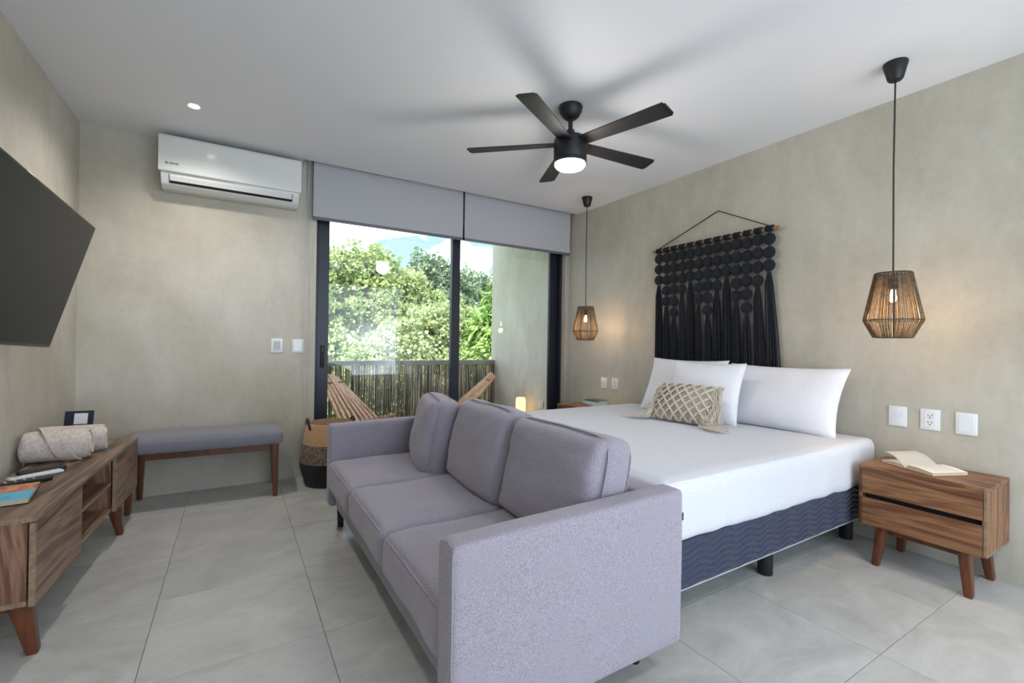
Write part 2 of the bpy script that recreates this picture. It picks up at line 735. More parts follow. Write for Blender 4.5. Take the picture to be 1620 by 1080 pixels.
p1 = panel(.625, 2.005, 4.37, .095, .088)
p2 = panel(1.93, 3.30, 4.425, .075, .10)
bm = BM()
box(bm, .655, .69, 4.340, 4.350, .93, 1.13, .006, 2)
box(bm, .668, .677, 4.333, 4.342, .99, 1.07, .003)
finish('door_handle', bm, M['black_soft'], p1)

# ---- balcony
BX0, BX1, BY1 = -.6, 3.25, 5.95
bm = BM()
box(bm, BX0-.2, BX1+.2, YB+.2, BY1, -.2, -.01)
finish('floor_balcony', bm, M['concrete'], kind='structure', smooth=False)
bm = BM()
box(bm, BX1, BX1+.22, YB+.2, BY1-.03, -.2, 2.8)
finish('wall_balcony_right', bm, M['balcony_wall'], kind='structure', smooth=False)
bm = BM()
box(bm, BX0-.22, BX0, YB+.2, BY1-.03, -.2, 2.8)
finish('wall_balcony_left', bm, M['balcony_wall'], kind='structure', smooth=False)
bm = BM()
box(bm, BX0-.22, BX1+.22, YB+.2, BY1-.2, 2.8, 2.95)
finish('ceiling_balcony', bm, M['ceiling'], kind='structure', smooth=False)

rail = thing('balcony_railing', 'grey topped balcony railing screened with dark vertical canes outside the glass door', 'railing', (1.3, 5.85, 0))
bm = BM()
box(bm, BX0, BX1, 5.81, 5.89, .865, .925, .004)
finish('top_rail', bm, M['concrete'], rail)
bm = BM()
for k in range(5):
    x = BX0+.05+k*.94
    box(bm, x-.02, x+.02, 5.84, 5.88, 0, .865)
box(bm, BX0, BX1, 5.85, 5.88, .12, .15)
finish('rail_frame', bm, M['black_metal'], rail, smooth=False)
random.seed(4)
bm = BM()
x = BX0+.01
while x < BX1-.01:
    r = random.uniform(.004, .008)
    x += r
    dx = random.uniform(-.006, .006)
    tube(bm, [(x, 5.825, .02), (x+dx*.5, 5.825+random.uniform(-.004, .004), .45), (x+dx, 5.825, .865)], r, 6)
    x += r + (random.uniform(.002, .008) if random.random() < .10 else .0006)
finish('cane_screen', bm, M['cane'], rail, kind='stuff')

# ---- ground outside
bm = BM()
for i in range(20):
    for j in range(20):
        pass
g = bmesh.ops.create_grid(bm, x_segments=40, y_segments=40, size=45)
for v in bm.verts:
    v.co = Vector((v.co.x+6, v.co.y+52, -3.4+.25*nz3(v.co, .2)))
gr = finish('ground', bm, M['grass'], kind='structure')

# ================================================================== TREES
def foliage(name, blobs, n, leaf, mat, parent, seed, droop=.4, per=7, wid=.32):
    rng = np.random.default_rng(seed)
    B = np.array(blobs, float)
    wgt = B[:, 3]**2
    idx = rng.choice(len(B), n, p=wgt/wgt.sum())
    c = B[idx, :3]
    rad = B[idx, 3]
    d = rng.normal(size=(n, 3))
    d /= np.linalg.norm(d, axis=1)[:, None]
    # lumps: fewer shells deep inside
    q = rng.uniform(0, 1, n)**.35
    lump = 1+.16*np.sin(d[:, 0]*9+idx)+.13*np.sin(d[:, 1]*11+idx*2)+.12*np.sin(d[:, 2]*10)
    pos = c+d*(rad*q*lump)[:, None]*np.array([1, 1, .9])
    # leaves radiate from each twig end
    P = np.repeat(pos, per, axis=0)
    D = np.repeat(d, per, axis=0)
    N = len(P)
    ax = rng.normal(size=(N, 3))+D*.7
    ax[:, 2] -= droop
    ax /= np.linalg.norm(ax, axis=1)[:, None]
    L = leaf*rng.uniform(.7, 1.3, N)
    up = rng.normal(size=(N, 3))*.6+np.array([0, 0, 1.0])
    side = np.cross(ax, up)
    side /= np.linalg.norm(side, axis=1)[:, None]+1e-9
    nrm = np.cross(side, ax)
    base = P+ax*(L*.15)[:, None]
    mid = P+ax*(L*.6)[:, None]
    tip = P+ax*(L*1.1)[:, None]-nrm*(L*.12)[:, None]
    w = (L*wid)[:, None]
    lf = mid+side*w-nrm*(L*.08)[:, None]
    rt = mid-side*w-nrm*(L*.08)[:, None]
    V = np.empty((N, 4, 3))
    V[:, 0], V[:, 1], V[:, 2], V[:, 3] = base, rt, tip, lf
    if parent is not None:
        V -= np.array(parent.location)
    V = V.reshape(-1, 3)
    o_ = np.arange(N)*4
    T = np.stack([o_, o_+1, o_+2, o_, o_+2, o_+3], 1).reshape(-1)
    me = bpy.data.meshes.new(name)
    me.vertices.add(len(V))
    me.vertices.foreach_set('co', V.ravel().astype(np.float32))
    me.loops.add(len(T))
    me.loops.foreach_set('vertex_index', T.astype(np.int32))
    nt = len(T)//3
    me.polygons.add(nt)
    me.polygons.foreach_set('loop_start', (np.arange(nt)*3).astype(np.int32))
    me.polygons.foreach_set('loop_total', np.full(nt, 3, np.int32))
    me.update(calc_edges=True)
    me.materials.append(mat)
    o = bpy.data.objects.new(name, me)
    COL.objects.link(o)
    o.parent = parent
    o['kind'] = 'stuff'
    return o


def tree(label, base, blobs, n, leaf, mat, seed, trunk_r=.16, group=None, droop=.4, wid=.32, name='tree'):
    t = thing(name, label, 'tree', base, 0, group)
    rnd = random.Random(seed)
    b = Vector(base)
    low = min(bl[2]-bl[3]*.5 for bl in blobs)
    cx = sum(bl[0] for bl in blobs)/len(blobs)
    cy = sum(bl[1] for bl in blobs)/len(blobs)
    fork = Vector((b.x*.6+cx*.4, b.y*.6+cy*.4, max(b.z+1.0, min(low, b.z+2.4))))
    bm = BM()
    tube(bm, [b-Vector((0, 0, .3)), b.lerp(fork, .5)+Vector((.06, .03, 0)), fork], [trunk_r*1.25, trunk_r, trunk_r*.85], 10)
    finish('trunk', bm, M['trunk'], t)
    for bl in blobs:
        e = Vector(bl[:3])
        m1 = fork.lerp(e, .5)+Vector((rnd.uniform(-.25, .25), rnd.uniform(-.25, .25), rnd.uniform(-.1, .3)))
        bm = BM()
        tube(bm, [fork, m1, e, e+Vector((rnd.uniform(-.4, .4), -.1, bl[3]*.6))], [trunk_r*.6, trunk_r*.42, trunk_r*.25, .012], 7)
        finish('branch', bm, M['trunk'], t)
    foliage('foliage', blobs, n, leaf, mat, t, seed, droop, 7, wid)
    return t


tree('tall light green tree filling the left glass pane beyond the railing', (2.6, 13.2, -3.4),
     [(2.55, 13.2, 3.0, .85), (3.35, 13.2, 3.15, .75), (4.35, 13.4, 2.75, .75), (5.1, 13.6, 2.0, .8), (1.5, 13, 2.3, 1.2), (3.2, 12.8, 1.9, 1.2), (1.9, 12.6, .9, 1.3),
      (4.4, 13.0, 1.2, 1.1), (3.1, 12.3, .3, 1.3), (1.2, 12.3, -.3, 1.3), (4.6, 12.6, -.1, 1.1), (.2, 13, 1.4, 1.3), (-.6, 13, -.3, 1.4), (2.4, 12.4, -1.2, 1.4)],
     17000, .125, M['leaf_light'], 1, .2)
tree('grey green tree with an airy crown standing far behind, left of the middle door stile', (7.0, 18, -3.4),
     [(6.8, 18, 4.0, .9), (7.6, 18, 3.9, .9), (6.2, 18, 3.1, 1.0), (7.2, 17.8, 2.7, 1.3), (8.3, 18, 2.7, 1.1), (7.0, 17.6, 1.2, 1.6), (8.6, 18, 1.0, 1.5), (5.6, 18, 1.4, 1.3)],
     7000, .15, M['leaf_dark'], 2, .2)
tree('hazy grey green tree farthest away, right of the middle door stile', (9.9, 20.5, -3.4),
     [(9.2, 20, 3.6, 1.1), (10.2, 20.5, 3.5, 1.1), (11.2, 20.8, 3.3, 1.3), (9.8, 20, 2.0, 1.5), (11.6, 20.5, 1.6, 1.7)],
     4500, .17, M['leaf_dark'], 3, .2)
tree('low pale green bushy tree just beyond the railing at the middle of the view', (3.9, 10.2, -3.4),
     [(3.3, 10.2, 1.0, .75), (4.1, 10.2, 1.35, .75), (4.9, 10.6, 1.5, .7), (2.6, 10, .5, .75), (3.6, 9.8, .3, .85), (4.5, 10, .4, .85), (5.4, 10.6, .5, .8),
      (2.2, 9.8, -.5, .9), (3.4, 9.6, -.7, 1.0), (4.7, 9.9, -.8, 1.0)],
     10500, .10, M['leaf_mid'], 4, .12)
tree('bright green tree with long drooping leaves beside the balcony wall edge', (5.2, 8.9, -3.4),
     [(4.75, 8.8, 1.45, .42), (5.05, 8.8, 1.95, .40), (5.25, 8.9, 2.5, .28), (4.6, 8.7, .75, .48), (5.1, 8.7, .9, .5), (5.4, 8.9, 1.6, .5), (4.9, 8.6, .1, .55), (5.5, 8.9, .4, .6)],
     3000, .19, M['leaf_broad'], 5, .08, droop=1.2, wid=.16)
tree('wide dark green tree closing the gap low behind the others', (4.5, 23, -3.4),
     [(1.5, 23, 1.5, 2.2), (4.5, 23, 1.8, 2.3), (8, 24, 1.2, 2.3), (12, 24, 1.2, 2.5), (15.5, 24, 1.4, 2.6), (-2, 23, 1.3, 2.4), (5.8, 23, -.6, 2.6), (11, 23, -.8, 2.6)],
     7500, .26, M['leaf_dark'], 6, .25)
tree('small leafy sprig of an overhanging branch against the sky under the blind', (3.3, 11.0, 4.6),
     [(2.95, 9.5, 3.62, .16), (3.25, 9.5, 3.52, .13)], 60, .14, M['leaf_dark'], 7, .02, name='overhanging_branch') if False else None

# ================================================================== BALCONY THINGS
def slat_chair(label, loc, rz):
    """low folding chair of crossed wooden sticks; local: back leans to -x, seat front at +x"""
    t = thing('slatted_chair', label, 'chair', loc, rz, 'slatted wooden chairs on the balcony')
    n = 8
    for i in range(n):
        f = (i-(n-1)/2)/((n-1)/2)
        bm = BM()
        top = Vector((-.42, f*.10, .79-.05*abs(f)))
        bot = Vector((.20, f*.30, .16))
        d = (bot-top)
        m = basis(top, d, Vector((0, 1, 0)))
        box(bm, 0, d.length, -.020, .020, -.011, .011, .003, 1, 0, m)
        finish('back_slat', bm, M['chair_wood'], t, world_coords=False)
    for i in range(n-1):
        f = (i-(n-2)/2)/((n-2)/2)
        bm = BM()
        a = Vector((.36, f*.22, .37))
        b = Vector((-.22, f*.22, .02))
        d = b-a
        m = basis(a, d, Vector((0, 1, 0)))
        box(bm, 0, d.length, -.015, .015, -.011, .011, .003, 1, 0, m)
        finish('seat_slat', bm, M['chair_wood'], t, world_coords=False)
    for s in (-1, 1):
        bm = BM()
        m = basis((.26, s*.27, .36), (-.10, 0, -.36), (0, 1, 0))
        box(bm, 0, .37, -.016, .016, -.02, .02, .003, 1, 0, m)
        finish('leg', bm, M['chair_wood'], t, world_coords=False)
    bm = BM()
    tube(bm, [(.05, -.31, .30), (.05, .31, .30)], .008, 8)
    finish('cross_rod', bm, M['black_metal'], t, world_coords=False)
    bm = BM()
    tube(bm, [(-.33, -.17, .70), (-.33, .17, .70)], .006, 8)
    finish('cross_rod', bm, M['black_metal'], t, world_coords=False)
    return t


slat_chair('wooden slatted lounge chair at left behind the door stile, back leaning left', (1.16, 5.18, 0), R(-58))
slat_chair('wooden slatted lounge chair by the balcony wall, back leaning right', (2.45, 5.25, 0), R(180-6))

cand = thing('floor_candle', 'tall cream glowing pillar candle on the balcony floor by the wall', 'candle', (3.1, 4.86, 0))
bm = BM()
lathe(bm, [(.0, 0), (.062, 0), (.062, .46), (.055, .485), (.03, .49), (0, .488)], 3.1, 4.86, 0, 24, False)
finish('wax_body', bm, M['flame'], cand)
bm = BM()
lathe(bm, [(0, 0), (.075, 0), (.075, .012), (0, .012)], 3.1, 4.86, -.01, 24, False)
finish('saucer', bm, M['black_soft'], cand)

# ================================================================== ROLLER BLINDS
def blind(label, x0, x1, chain_x):
    t = thing('roller_blind', label, 'blind', ((x0+x1)/2, 4.2, 2.2), 0, 'roller blinds above the sliding door')
    bm = BM()
    box(bm, x0, x1, 4.198, 4.2, 2.222, 2.74)
    finish('blind_fabric', bm, M['blind'], t, smooth=False)
    bm = BM()
    tube(bm, [(x0, 4.226, 2.74), (x1, 4.226, 2.74)], .026, 20)
    finish('roller_tube', bm, M['blind'], t)
    bm = BM()
    box(bm, x0, x1, 4.192, 4.206, 2.200, 2.228, .004, 2)
    finish('bottom_bar', bm, plain('blind_bar', S(104, 105, 112), .5), t)
    for x in (x0-.004, x1+.004):
        bm = BM()
        box(bm, x-.003, x+.003, 4.19, 4.262, 2.70, 2.80, .001)
        finish('bracket', bm, M['black_metal'], t, smooth=False)
    bm = BM()
    cx_, w = chain_x
    for s in (-1, 1):
        tube(bm, [(cx_, 4.226+s*.018, 2.72), (cx_+s*w, 4.235+s*.006, 1.6), (cx_+s*w*.6, 4.238, .48)], .0028, 6)
    tube(bm, [(cx_-w*.6, 4.238, .48), (cx_, 4.238, .465), (cx_+w*.6, 4.238, .48)], .0028, 6)
    finish('pull_chain', bm, M['plate_grey'], t)
    return t


blind('wide grey roller blind over the left part of the sliding door', .56, 1.957, (.525, .022))
blind('narrower grey roller blind over the right part of the sliding door, beside the bed wall', 1.976, 3.325, (3.338, .012))

# ================================================================== AIR CONDITIONER
ac = thing('air_conditioner', 'white wall-mounted split air conditioner high on the wall left of the blinds', 'air conditioner', (-.01, YB, 2.28))
ax0, ax1 = -.476, .448
bm = BM()
prism(bm, [(YB, 2.625), (4.085, 2.625), (4.075, 2.36), (4.085, 2.335), (4.115, 2.285), (4.16, 2.265), (YB, 2.262)], 0, ax0+.012, ax1-.012)
bmesh.ops.bevel(bm, geom=list(bm.edges), offset=.005, segments=2, affect='EDGES', profile=.5)
finish('body', bm, M['ac_white'], ac)
bm = BM()
prism(bm, [(4.16, 2.634), (4.075, 2.630), (4.052, 2.618), (4.046, 2.60), (4.052, 2.37), (4.058, 2.362), (4.08, 2.362), (4.08, 2.61), (4.16, 2.62)], 0, ax0, ax1)
bmesh.ops.bevel(bm, geom=[e for e in bm.edges], offset=.003, segments=2, affect='EDGES', profile=.5)
finish('front_panel', bm, M['ac_white'], ac)
bm = BM()
prism(bm, [(4.0785, 2.352), (4.0800, 2.338), (4.1060, 2.293), (4.118, 2.30), (4.09, 2.352)], 0, ax0+.06, ax1-.06)
finish('outlet_slot', bm, M['dark'], ac, smooth=False)
bm = BM()
prism(bm, [(4.0745, 2.350), (4.0745, 2.338), (4.0900, 2.308), (4.096, 2.312), (4.083, 2.350)], 0, ax0+.065, ax1-.065)
finish('louver_flap', bm, M['ac_white'], ac, smooth=False)
mw = basis((ax0+.062, 4.0485, 2.412), (1, 0, 0), (0, .02, 1))
text_mesh('maker_mark', 'PRIME', .021, M['dark'], mw, ac)
bm = BM()
for k in range(3):
    box(bm, ax0+.04, ax0+.056, 4.0470, 4.0495, 2.412+k*.0055, 2.4145+k*.0055)
finish('emblem', bm, M['dark'], ac, smooth=False)

# ================================================================== DOWNLIGHT
dl = thing('downlight', 'small round recessed downlight glowing in the ceiling left of the fan', 'light', (-.24, 3.565, ZC))
bm = BM()
lathe(bm, [(.030, -.001), (.042, -.003), (.045, 0)], -.24, 3.565, ZC, 28, False)
finish('trim_ring', bm, M['white_plastic'], dl)
bm = BM()
lathe(bm, [(0, -.002), (.030, -.0015)], -.24, 3.565, ZC, 28, False)
finish('lens', bm, M['downlight'], dl)

def spot(x, y, e):
    l = bpy.data.lights.new('downlight_and_fill_beam', 'SPOT')
    l.energy = e
    l.color = (1.0, .94, .88)
    l.spot_size = R(150)
    l.spot_blend = .9
    l.shadow_soft_size = .04
    o = bpy.data.objects.new('downlight_and_fill_beam', l)
    COL.objects.link(o)
    o.location = (x, y, ZC-.02)


spot(-.24, 3.565, 44)
# added downlights out of view behind the camera, to brighten floor and sofa
for (x_, y_) in ((-.24, -.45), (1.8, -.45)):
    fill_dl = copy_tree(dl)
    fill_dl.location = (x_, y_, ZC)
    tag(fill_dl, 'added unseen fill downlight behind the camera, %s one' % ('left' if x_ < 0 else 'right'))
    spot(x_, y_, 34)

# ================================================================== CEILING FAN
FX, FY = 1.785, 2.262
fan = thing('ceiling_fan', 'black five blade ceiling fan with a lit round lamp under its motor', 'fan', (FX, FY, ZC))
bm = BM()
lathe(bm, [(0, 0), (.072, 0), (.075, -.008), (.070, -.035), (.052, -.065), (.030, -.082), (.0, -.084)], FX, FY, ZC, 32, False)
finish('canopy', bm, M['fan_black'], fan)
bm = BM()
lathe(bm, [(0, -.08), (.014, -.08), (.014, -.145), (.024, -.15), (.034, -.19), (.0, -.19)], FX, FY, ZC, 24, False)
finish('downrod', bm, M['fan_black'], fan)
bm = BM()
lathe(bm, [(0, -.185), (.06, -.188), (.098, -.205), (.103, -.22), (.103, -.33), (.100, -.336), (.104, -.34), (.104, -.362), (0, -.362)], FX, FY, ZC, 48, False)
finish('motor_housing', bm, M['fan_black'], fan)
bm = BM()
lathe(bm, [(.095, -.360), (.095, -.372), (.083, -.386), (.05, -.395), (0, -.398)], FX, FY, ZC, 40, False)
finish('lamp_diffuser', bm, M['fan_light'], fan)
for k in range(5):
    a = R(-4.5+72*k)
    bm = BM()
    outline = []
    n = 14
    pts = []
    for i in range(n+1):
        s = i/n
        r = .085+(s*.565 if i < n else .568) if i != n-1 else .085+.560
        w = .045+.017*s
        pts.append((r, w))
    top, botm = [], []
    for i, (r, w) in enumerate(pts):
        if i == n:
            lead, trail = w*.93, w*.90
        else:
            lead, trail = w, w
        sl = .006
        for (lst, sgn, ww) in ((top, 1, lead), (botm, -1, trail)):
            yy = sgn*ww
            xx = r-(sl if sgn < 0 and i == n else 0)
            lst.append((xx, yy))
    for lst in (top, botm):
        (xa, ya) = lst[-1]
        lst[-1] = (xa-.012, ya)
    n += 1
    top.append((.085+.568+.004, top[-1][1]*.80))
    botm.append((.085+.568+.002, botm[-1][1]*.80))
    prof = top+botm[::-1]
    pit = R(-9.5)
    def PP(p, dz):
        x_, y_ = p
        return Vector((x_, y_*math.cos(pit), y_*math.sin(pit)+dz-.237-.006*(x_/.65)))
    A = [bm.verts.new(PP(p, .003)) for p in prof]
    B = [bm.verts.new(PP(p, -.003)) for p in prof]
    m_ = len(prof)
    for i in range(n):
        bm.faces.new((A[i], A[i+1], A[m_-2-i], A[m_-1-i]))
        bm.faces.new((B[i+1], B[i], B[m_-1-i], B[m_-2-i]))
    for i in range(m_):
        bm.faces.new((A[i], B[i], B[(i+1) % m_], A[(i+1) % m_]))
    bm.transform(Matrix.Translation((FX, FY, ZC)) @ Matrix.Rotation(a, 4, 'Z'))
    finish('blade', bm, M['fan_black'], fan)
lp = bpy.data.lights.new('fan_lamp_light', 'POINT')
lp.energy = 13
lp.color = (1, .95, .88)
lp.shadow_soft_size = .09
lo = bpy.data.objects.new('fan_lamp_light', lp)
COL.objects.link(lo)
lo.location = (FX, FY, ZC-.45)


# ================================================================== PENDANTS
def pendant(label, x, y, ztop, zc=ZC):
    t = thing('pendant_lamp', label, 'lamp', (x, y, zc), 0, 'pendant lamps beside the bed')
    bm = BM()
    lathe(bm, [(0, 0), (.052, 0), (.054, -.006), (.034, -.085), (.028, -.092), (0, -.094)], x, y, zc, 28, False)
    finish('ceiling_rose', bm, M['black_soft'], t)
    bm = BM()
    tube(bm, [(x, y, zc-.09), (x-.002, y+.003, (zc+ztop)/2), (x, y, ztop-.03)], .004, 8)
    finish('cord', bm, M['black_soft'], t)
    bm = BM()
    lathe(bm, [(0, .0), (.02, 0), (.02, -.05), (.017, -.055), (0, -.055)], x, y, ztop-.03, 20, False)
    finish('socket', bm, M['black_soft'], t)
    bm = BM()
    lathe(bm, [(0, -.0), (.010, -.002), (.011, -.02), (.015, -.035), (.016, -.050), (.012, -.062), (0, -.068)], x, y, ztop-.085, 20, False)
    finish('bulb', bm, M['bulb'], t)
    H1, H2 = .245, .335
    rt, re, rb = .076, .123, .080
    ring = lambda r, z: [(x+r*math.cos(2*PI*k/40), y+r*math.sin(2*PI*k/40), z) for k in range(40)]
    bm = BM()
    tube(bm, ring(rt, ztop), .003, 6, True)
    tube(bm, ring(re, ztop-H1), .0032, 6, True)
    tube(bm, ring(rb, ztop-H2), .003, 6, True)
    for k in range(6):
        a = 2*PI*k/6+.35
        c, s = math.cos(a), math.sin(a)
        tube(bm, [(x+rt*c, y+rt*s, ztop), (x+re*c, y+re*s, ztop-H1), (x+rb*c, y+rb*s, ztop-H2)], .003, 6)
    for k in range(3):
        a = 2*PI*k/3+.35
        tube(bm, [(x, y, ztop-.035), (x+rt*math.cos(a), y+rt*math.sin(a), ztop)], .002, 6)
    finish('wire_frame', bm, M['black_metal'], t)
    bm = BM()
    rnd = random.Random(int(y*100))
    N = 150
    for k in range(N):
        a = 2*PI*(k+rnd.uniform(-.3, .3))/N
        a2 = a+rnd.uniform(-.02, .02)
        c, s = math.cos(a), math.sin(a)
        c2, s2 = math.cos(a2), math.sin(a2)
        tube(bm, [(x+rt*c*1.03, y+rt*s*1.03, ztop), (x+re*c2*1.02, y+re*s2*1.02, ztop-H1)], .0015, 4, caps=False)
        tube(bm, [(x+re*c2*1.02, y+re*s2*1.02, ztop-H1), (x+rb*c*1.03, y+rb*s*1.03, ztop-H2)], .0016, 4, caps=False)
    finish('twine_shade', bm, M['twine'], t, kind='stuff')
    l = bpy.data.lights.new('pendant_light', 'POINT')
    l.energy = 7
    l.color = (1, .66, .36)
    l.shadow_soft_size = .03
    o = bpy.data.objects.new('pendant_light', l)
    COL.objects.link(o)
    o.location = (x, y, ztop-.21)
    return t


pendant('brown twine pendant lamp over the near nightstand with the open book', 2.93, 1.0, 1.562)
pendant('brown twine pendant lamp over the far nightstand near the sliding door', 3.04, 3.565, 1.548)

# ================================================================== TELEVISION
def TVpt():
    T = Vector((-.615, 3.1, 1.733))
    B = Vector((-.775, 3.1, 1.116))
    return T, B


Tt, Tb = TVpt()
dirn = -(F + rr*((396-810)/722.08) + uu*((540-569)/722.08)).normalized()   # toward the near end
upv = (Tt-Tb)
upv = (upv-dirn*upv.dot(dirn))
TH = upv.length
tm = basis(Tb, dirn, upv)
n_ = Vector(tm.col[2][:3])
flip = n_.x < 0
tv = thing('television', 'large black flat screen television tilted down on the left wall', 'television', (-.9, 2.55, 1.42))
zs = -1 if flip else 1
W_ = 1.10
bm = BM()
a, b = sorted((0, -.028*zs))
box(bm, 0, W_, 0, TH, a, b, .003, 1, 0, tm)
finish('bezel', bm, M['tv_bezel'], tv)
bm = BM()
a, b = sorted((.0006*zs, -.004*zs))
box(bm, .008, W_-.008, .014, TH-.008, a, b, 0, 1, 0, tm)
finish('screen', bm, M['screen'], tv, smooth=False)
bm = BM()
a, b = sorted((-.02*zs, -.058*zs))
box(bm, .2, W_-.2, .06, TH-.2, a, b, .01, 2, 0, tm)
finish('rear_housing', bm, M['tv_bezel'], tv)
bm = BM()
mid = tm @ Vector((W_/2, TH*.45, -.05*zs))
box(bm, XL+.001, XL+.02, mid.y-.2, mid.y+.2, mid.z-.12, mid.z+.12, .002)
tube(bm, [(XL+.01, mid.y, mid.z), (mid.x, mid.y, mid.z)], .022, 12)
finish('wall_bracket', bm, M['black_metal'], tv)


# ================================================================== TV CABINET
def leg_taper(bm, top, bot, wt, wb, dt=None, db=None):
    dt = dt or wt
    db = db or wb
    top, bot = Vector(top), Vector(bot)
    rings = []
    for c, w, d in ((top, wt, dt), (bot+Vector((0, 0, .012)), wb, db), (bot, wb*.82, db*.82)):
        rings.append([bm.verts.new(c+Vector((sx*w/2, sy*d/2, 0))) for sx, sy in ((-1, -1), (1, -1), (1, 1), (-1, 1))])
    for A, B in zip(rings, rings[1:]):
        for k in range(4):
            bm.faces.new((A[k], A[(k+1) % 4], B[(k+1) % 4], B[k]))
    bm.faces.new(rings[0][::-1])
    bm.faces.new(rings[-1])
    vert_e = [e for e in bm.edges if abs((e.verts[0].co-e.verts[1].co).normalized().z) > .6]
    bmesh.ops.bevel(bm, geom=vert_e, offset=.005, segments=2, affect='EDGES', profile=.5)


cab = thing('tv_cabinet', 'long grey walnut media cabinet with open shelves on splayed brown legs under the television', 'cabinet', (-.601, 2.294, 0), R(-2.7))
LN, DP, Z0, Z1 = 1.53, .318, .205, .522
kw = dict(world_coords=False)
G = M
bm = BM()
box(bm, -DP, 0, 0, LN, Z1-.018, Z1, .001)
finish('top_panel', bm, G['grey_walnut_y'], cab, **kw)
bm = BM()
box(bm, -.0004, .0012, 0, LN, Z1-.018, Z1)
finish('edge_band', bm, G['edge'], cab, **kw)
bm = BM()
box(bm, -DP, -.022, .0, LN, Z0, Z0+.018, .001)
finish('bottom_panel', bm, G['grey_walnut_y'], cab, **kw)
bm = BM()
box(bm, -DP, -.001, -.0012, .0002, Z1-.018, Z1)
finish('edge_band', bm, G['edge'], cab, **kw)
bm = BM()
box(bm, -DP, -.022, -.0012, .0002, Z0, Z0+.018)
finish('edge_band', bm, G['edge'], cab, **kw)
for yy in (0, LN-.018):
    bm = BM()
    box(bm, -DP, -.022, yy, yy+.018, Z0+.018, Z1-.018, .0008)
    finish('side_panel', bm, G['grey_walnut_z'], cab, **kw)
for yy in (.49, 1.03):
    bm = BM()
    box(bm, -DP+.01, -.022, yy-.009, yy+.009, Z0+.018, Z1-.018, .0008)
    finish('divider', bm, G['grey_walnut_z'], cab, **kw)
bm = BM()
box(bm, -DP, -DP+.006, .018, LN-.018, Z0+.018, Z1-.018)
finish('back_panel', bm, G['grey_walnut_y'], cab, **kw)
bm = BM()
box(bm, -DP+.01, -.02, .499, 1.021, .352, .368, .0008)
sh = finish('shelf', bm, G['grey_walnut_y'], cab, **kw)
bm = BM()
box(bm, -.0205, -.0190, .499, 1.021, .352, .368)
finish('edge_band', bm, G['edge'], sh, **kw)
bm = BM()
box(bm, -.0225, -.0190, .49, 1.03, Z0, Z0+.018)
finish('edge_band', bm, G['edge'], cab, **kw)
for (ya, yb_) in ((-.001, .487), (1.034, LN+.001)):
    bm = BM()
    box(bm, -.016, .0, ya, yb_, Z0-.004, Z1-.022, .0008)
    d = finish('door', bm, G['grey_walnut_y'], cab, **kw)
    bm = BM()
    box(bm, -.0158, -.0002, ya-.0011, ya+.0006, Z0-.004, Z1-.022)
    box(bm, -.0002, .0009, ya-.001, ya+.010, Z0-.004, Z1-.022)
    finish('edge_band', bm, G['edge'], d, **kw)
for (yy, ) in ((.055,), (1.225,)):
    for (xt, xb) in ((-.055, -.022), (-DP+.055, -DP+.03)):
        bm = BM()
        leg_taper(bm, (xt, yy, Z0), (xb, yy+.01, 0), .062, .036, .05, .034)
        finish('leg', bm, M['leg_wood'], cab, **kw)
    bm = BM()
    box(bm, -DP+.06, -.06, yy-.012, yy+.012, Z0-.03, Z0, .001)
    finish('leg_rail', bm, M['leg_wood'], cab, **kw)

# ================================================================== THINGS ON THE CABINET
ZT = Z1+.0005


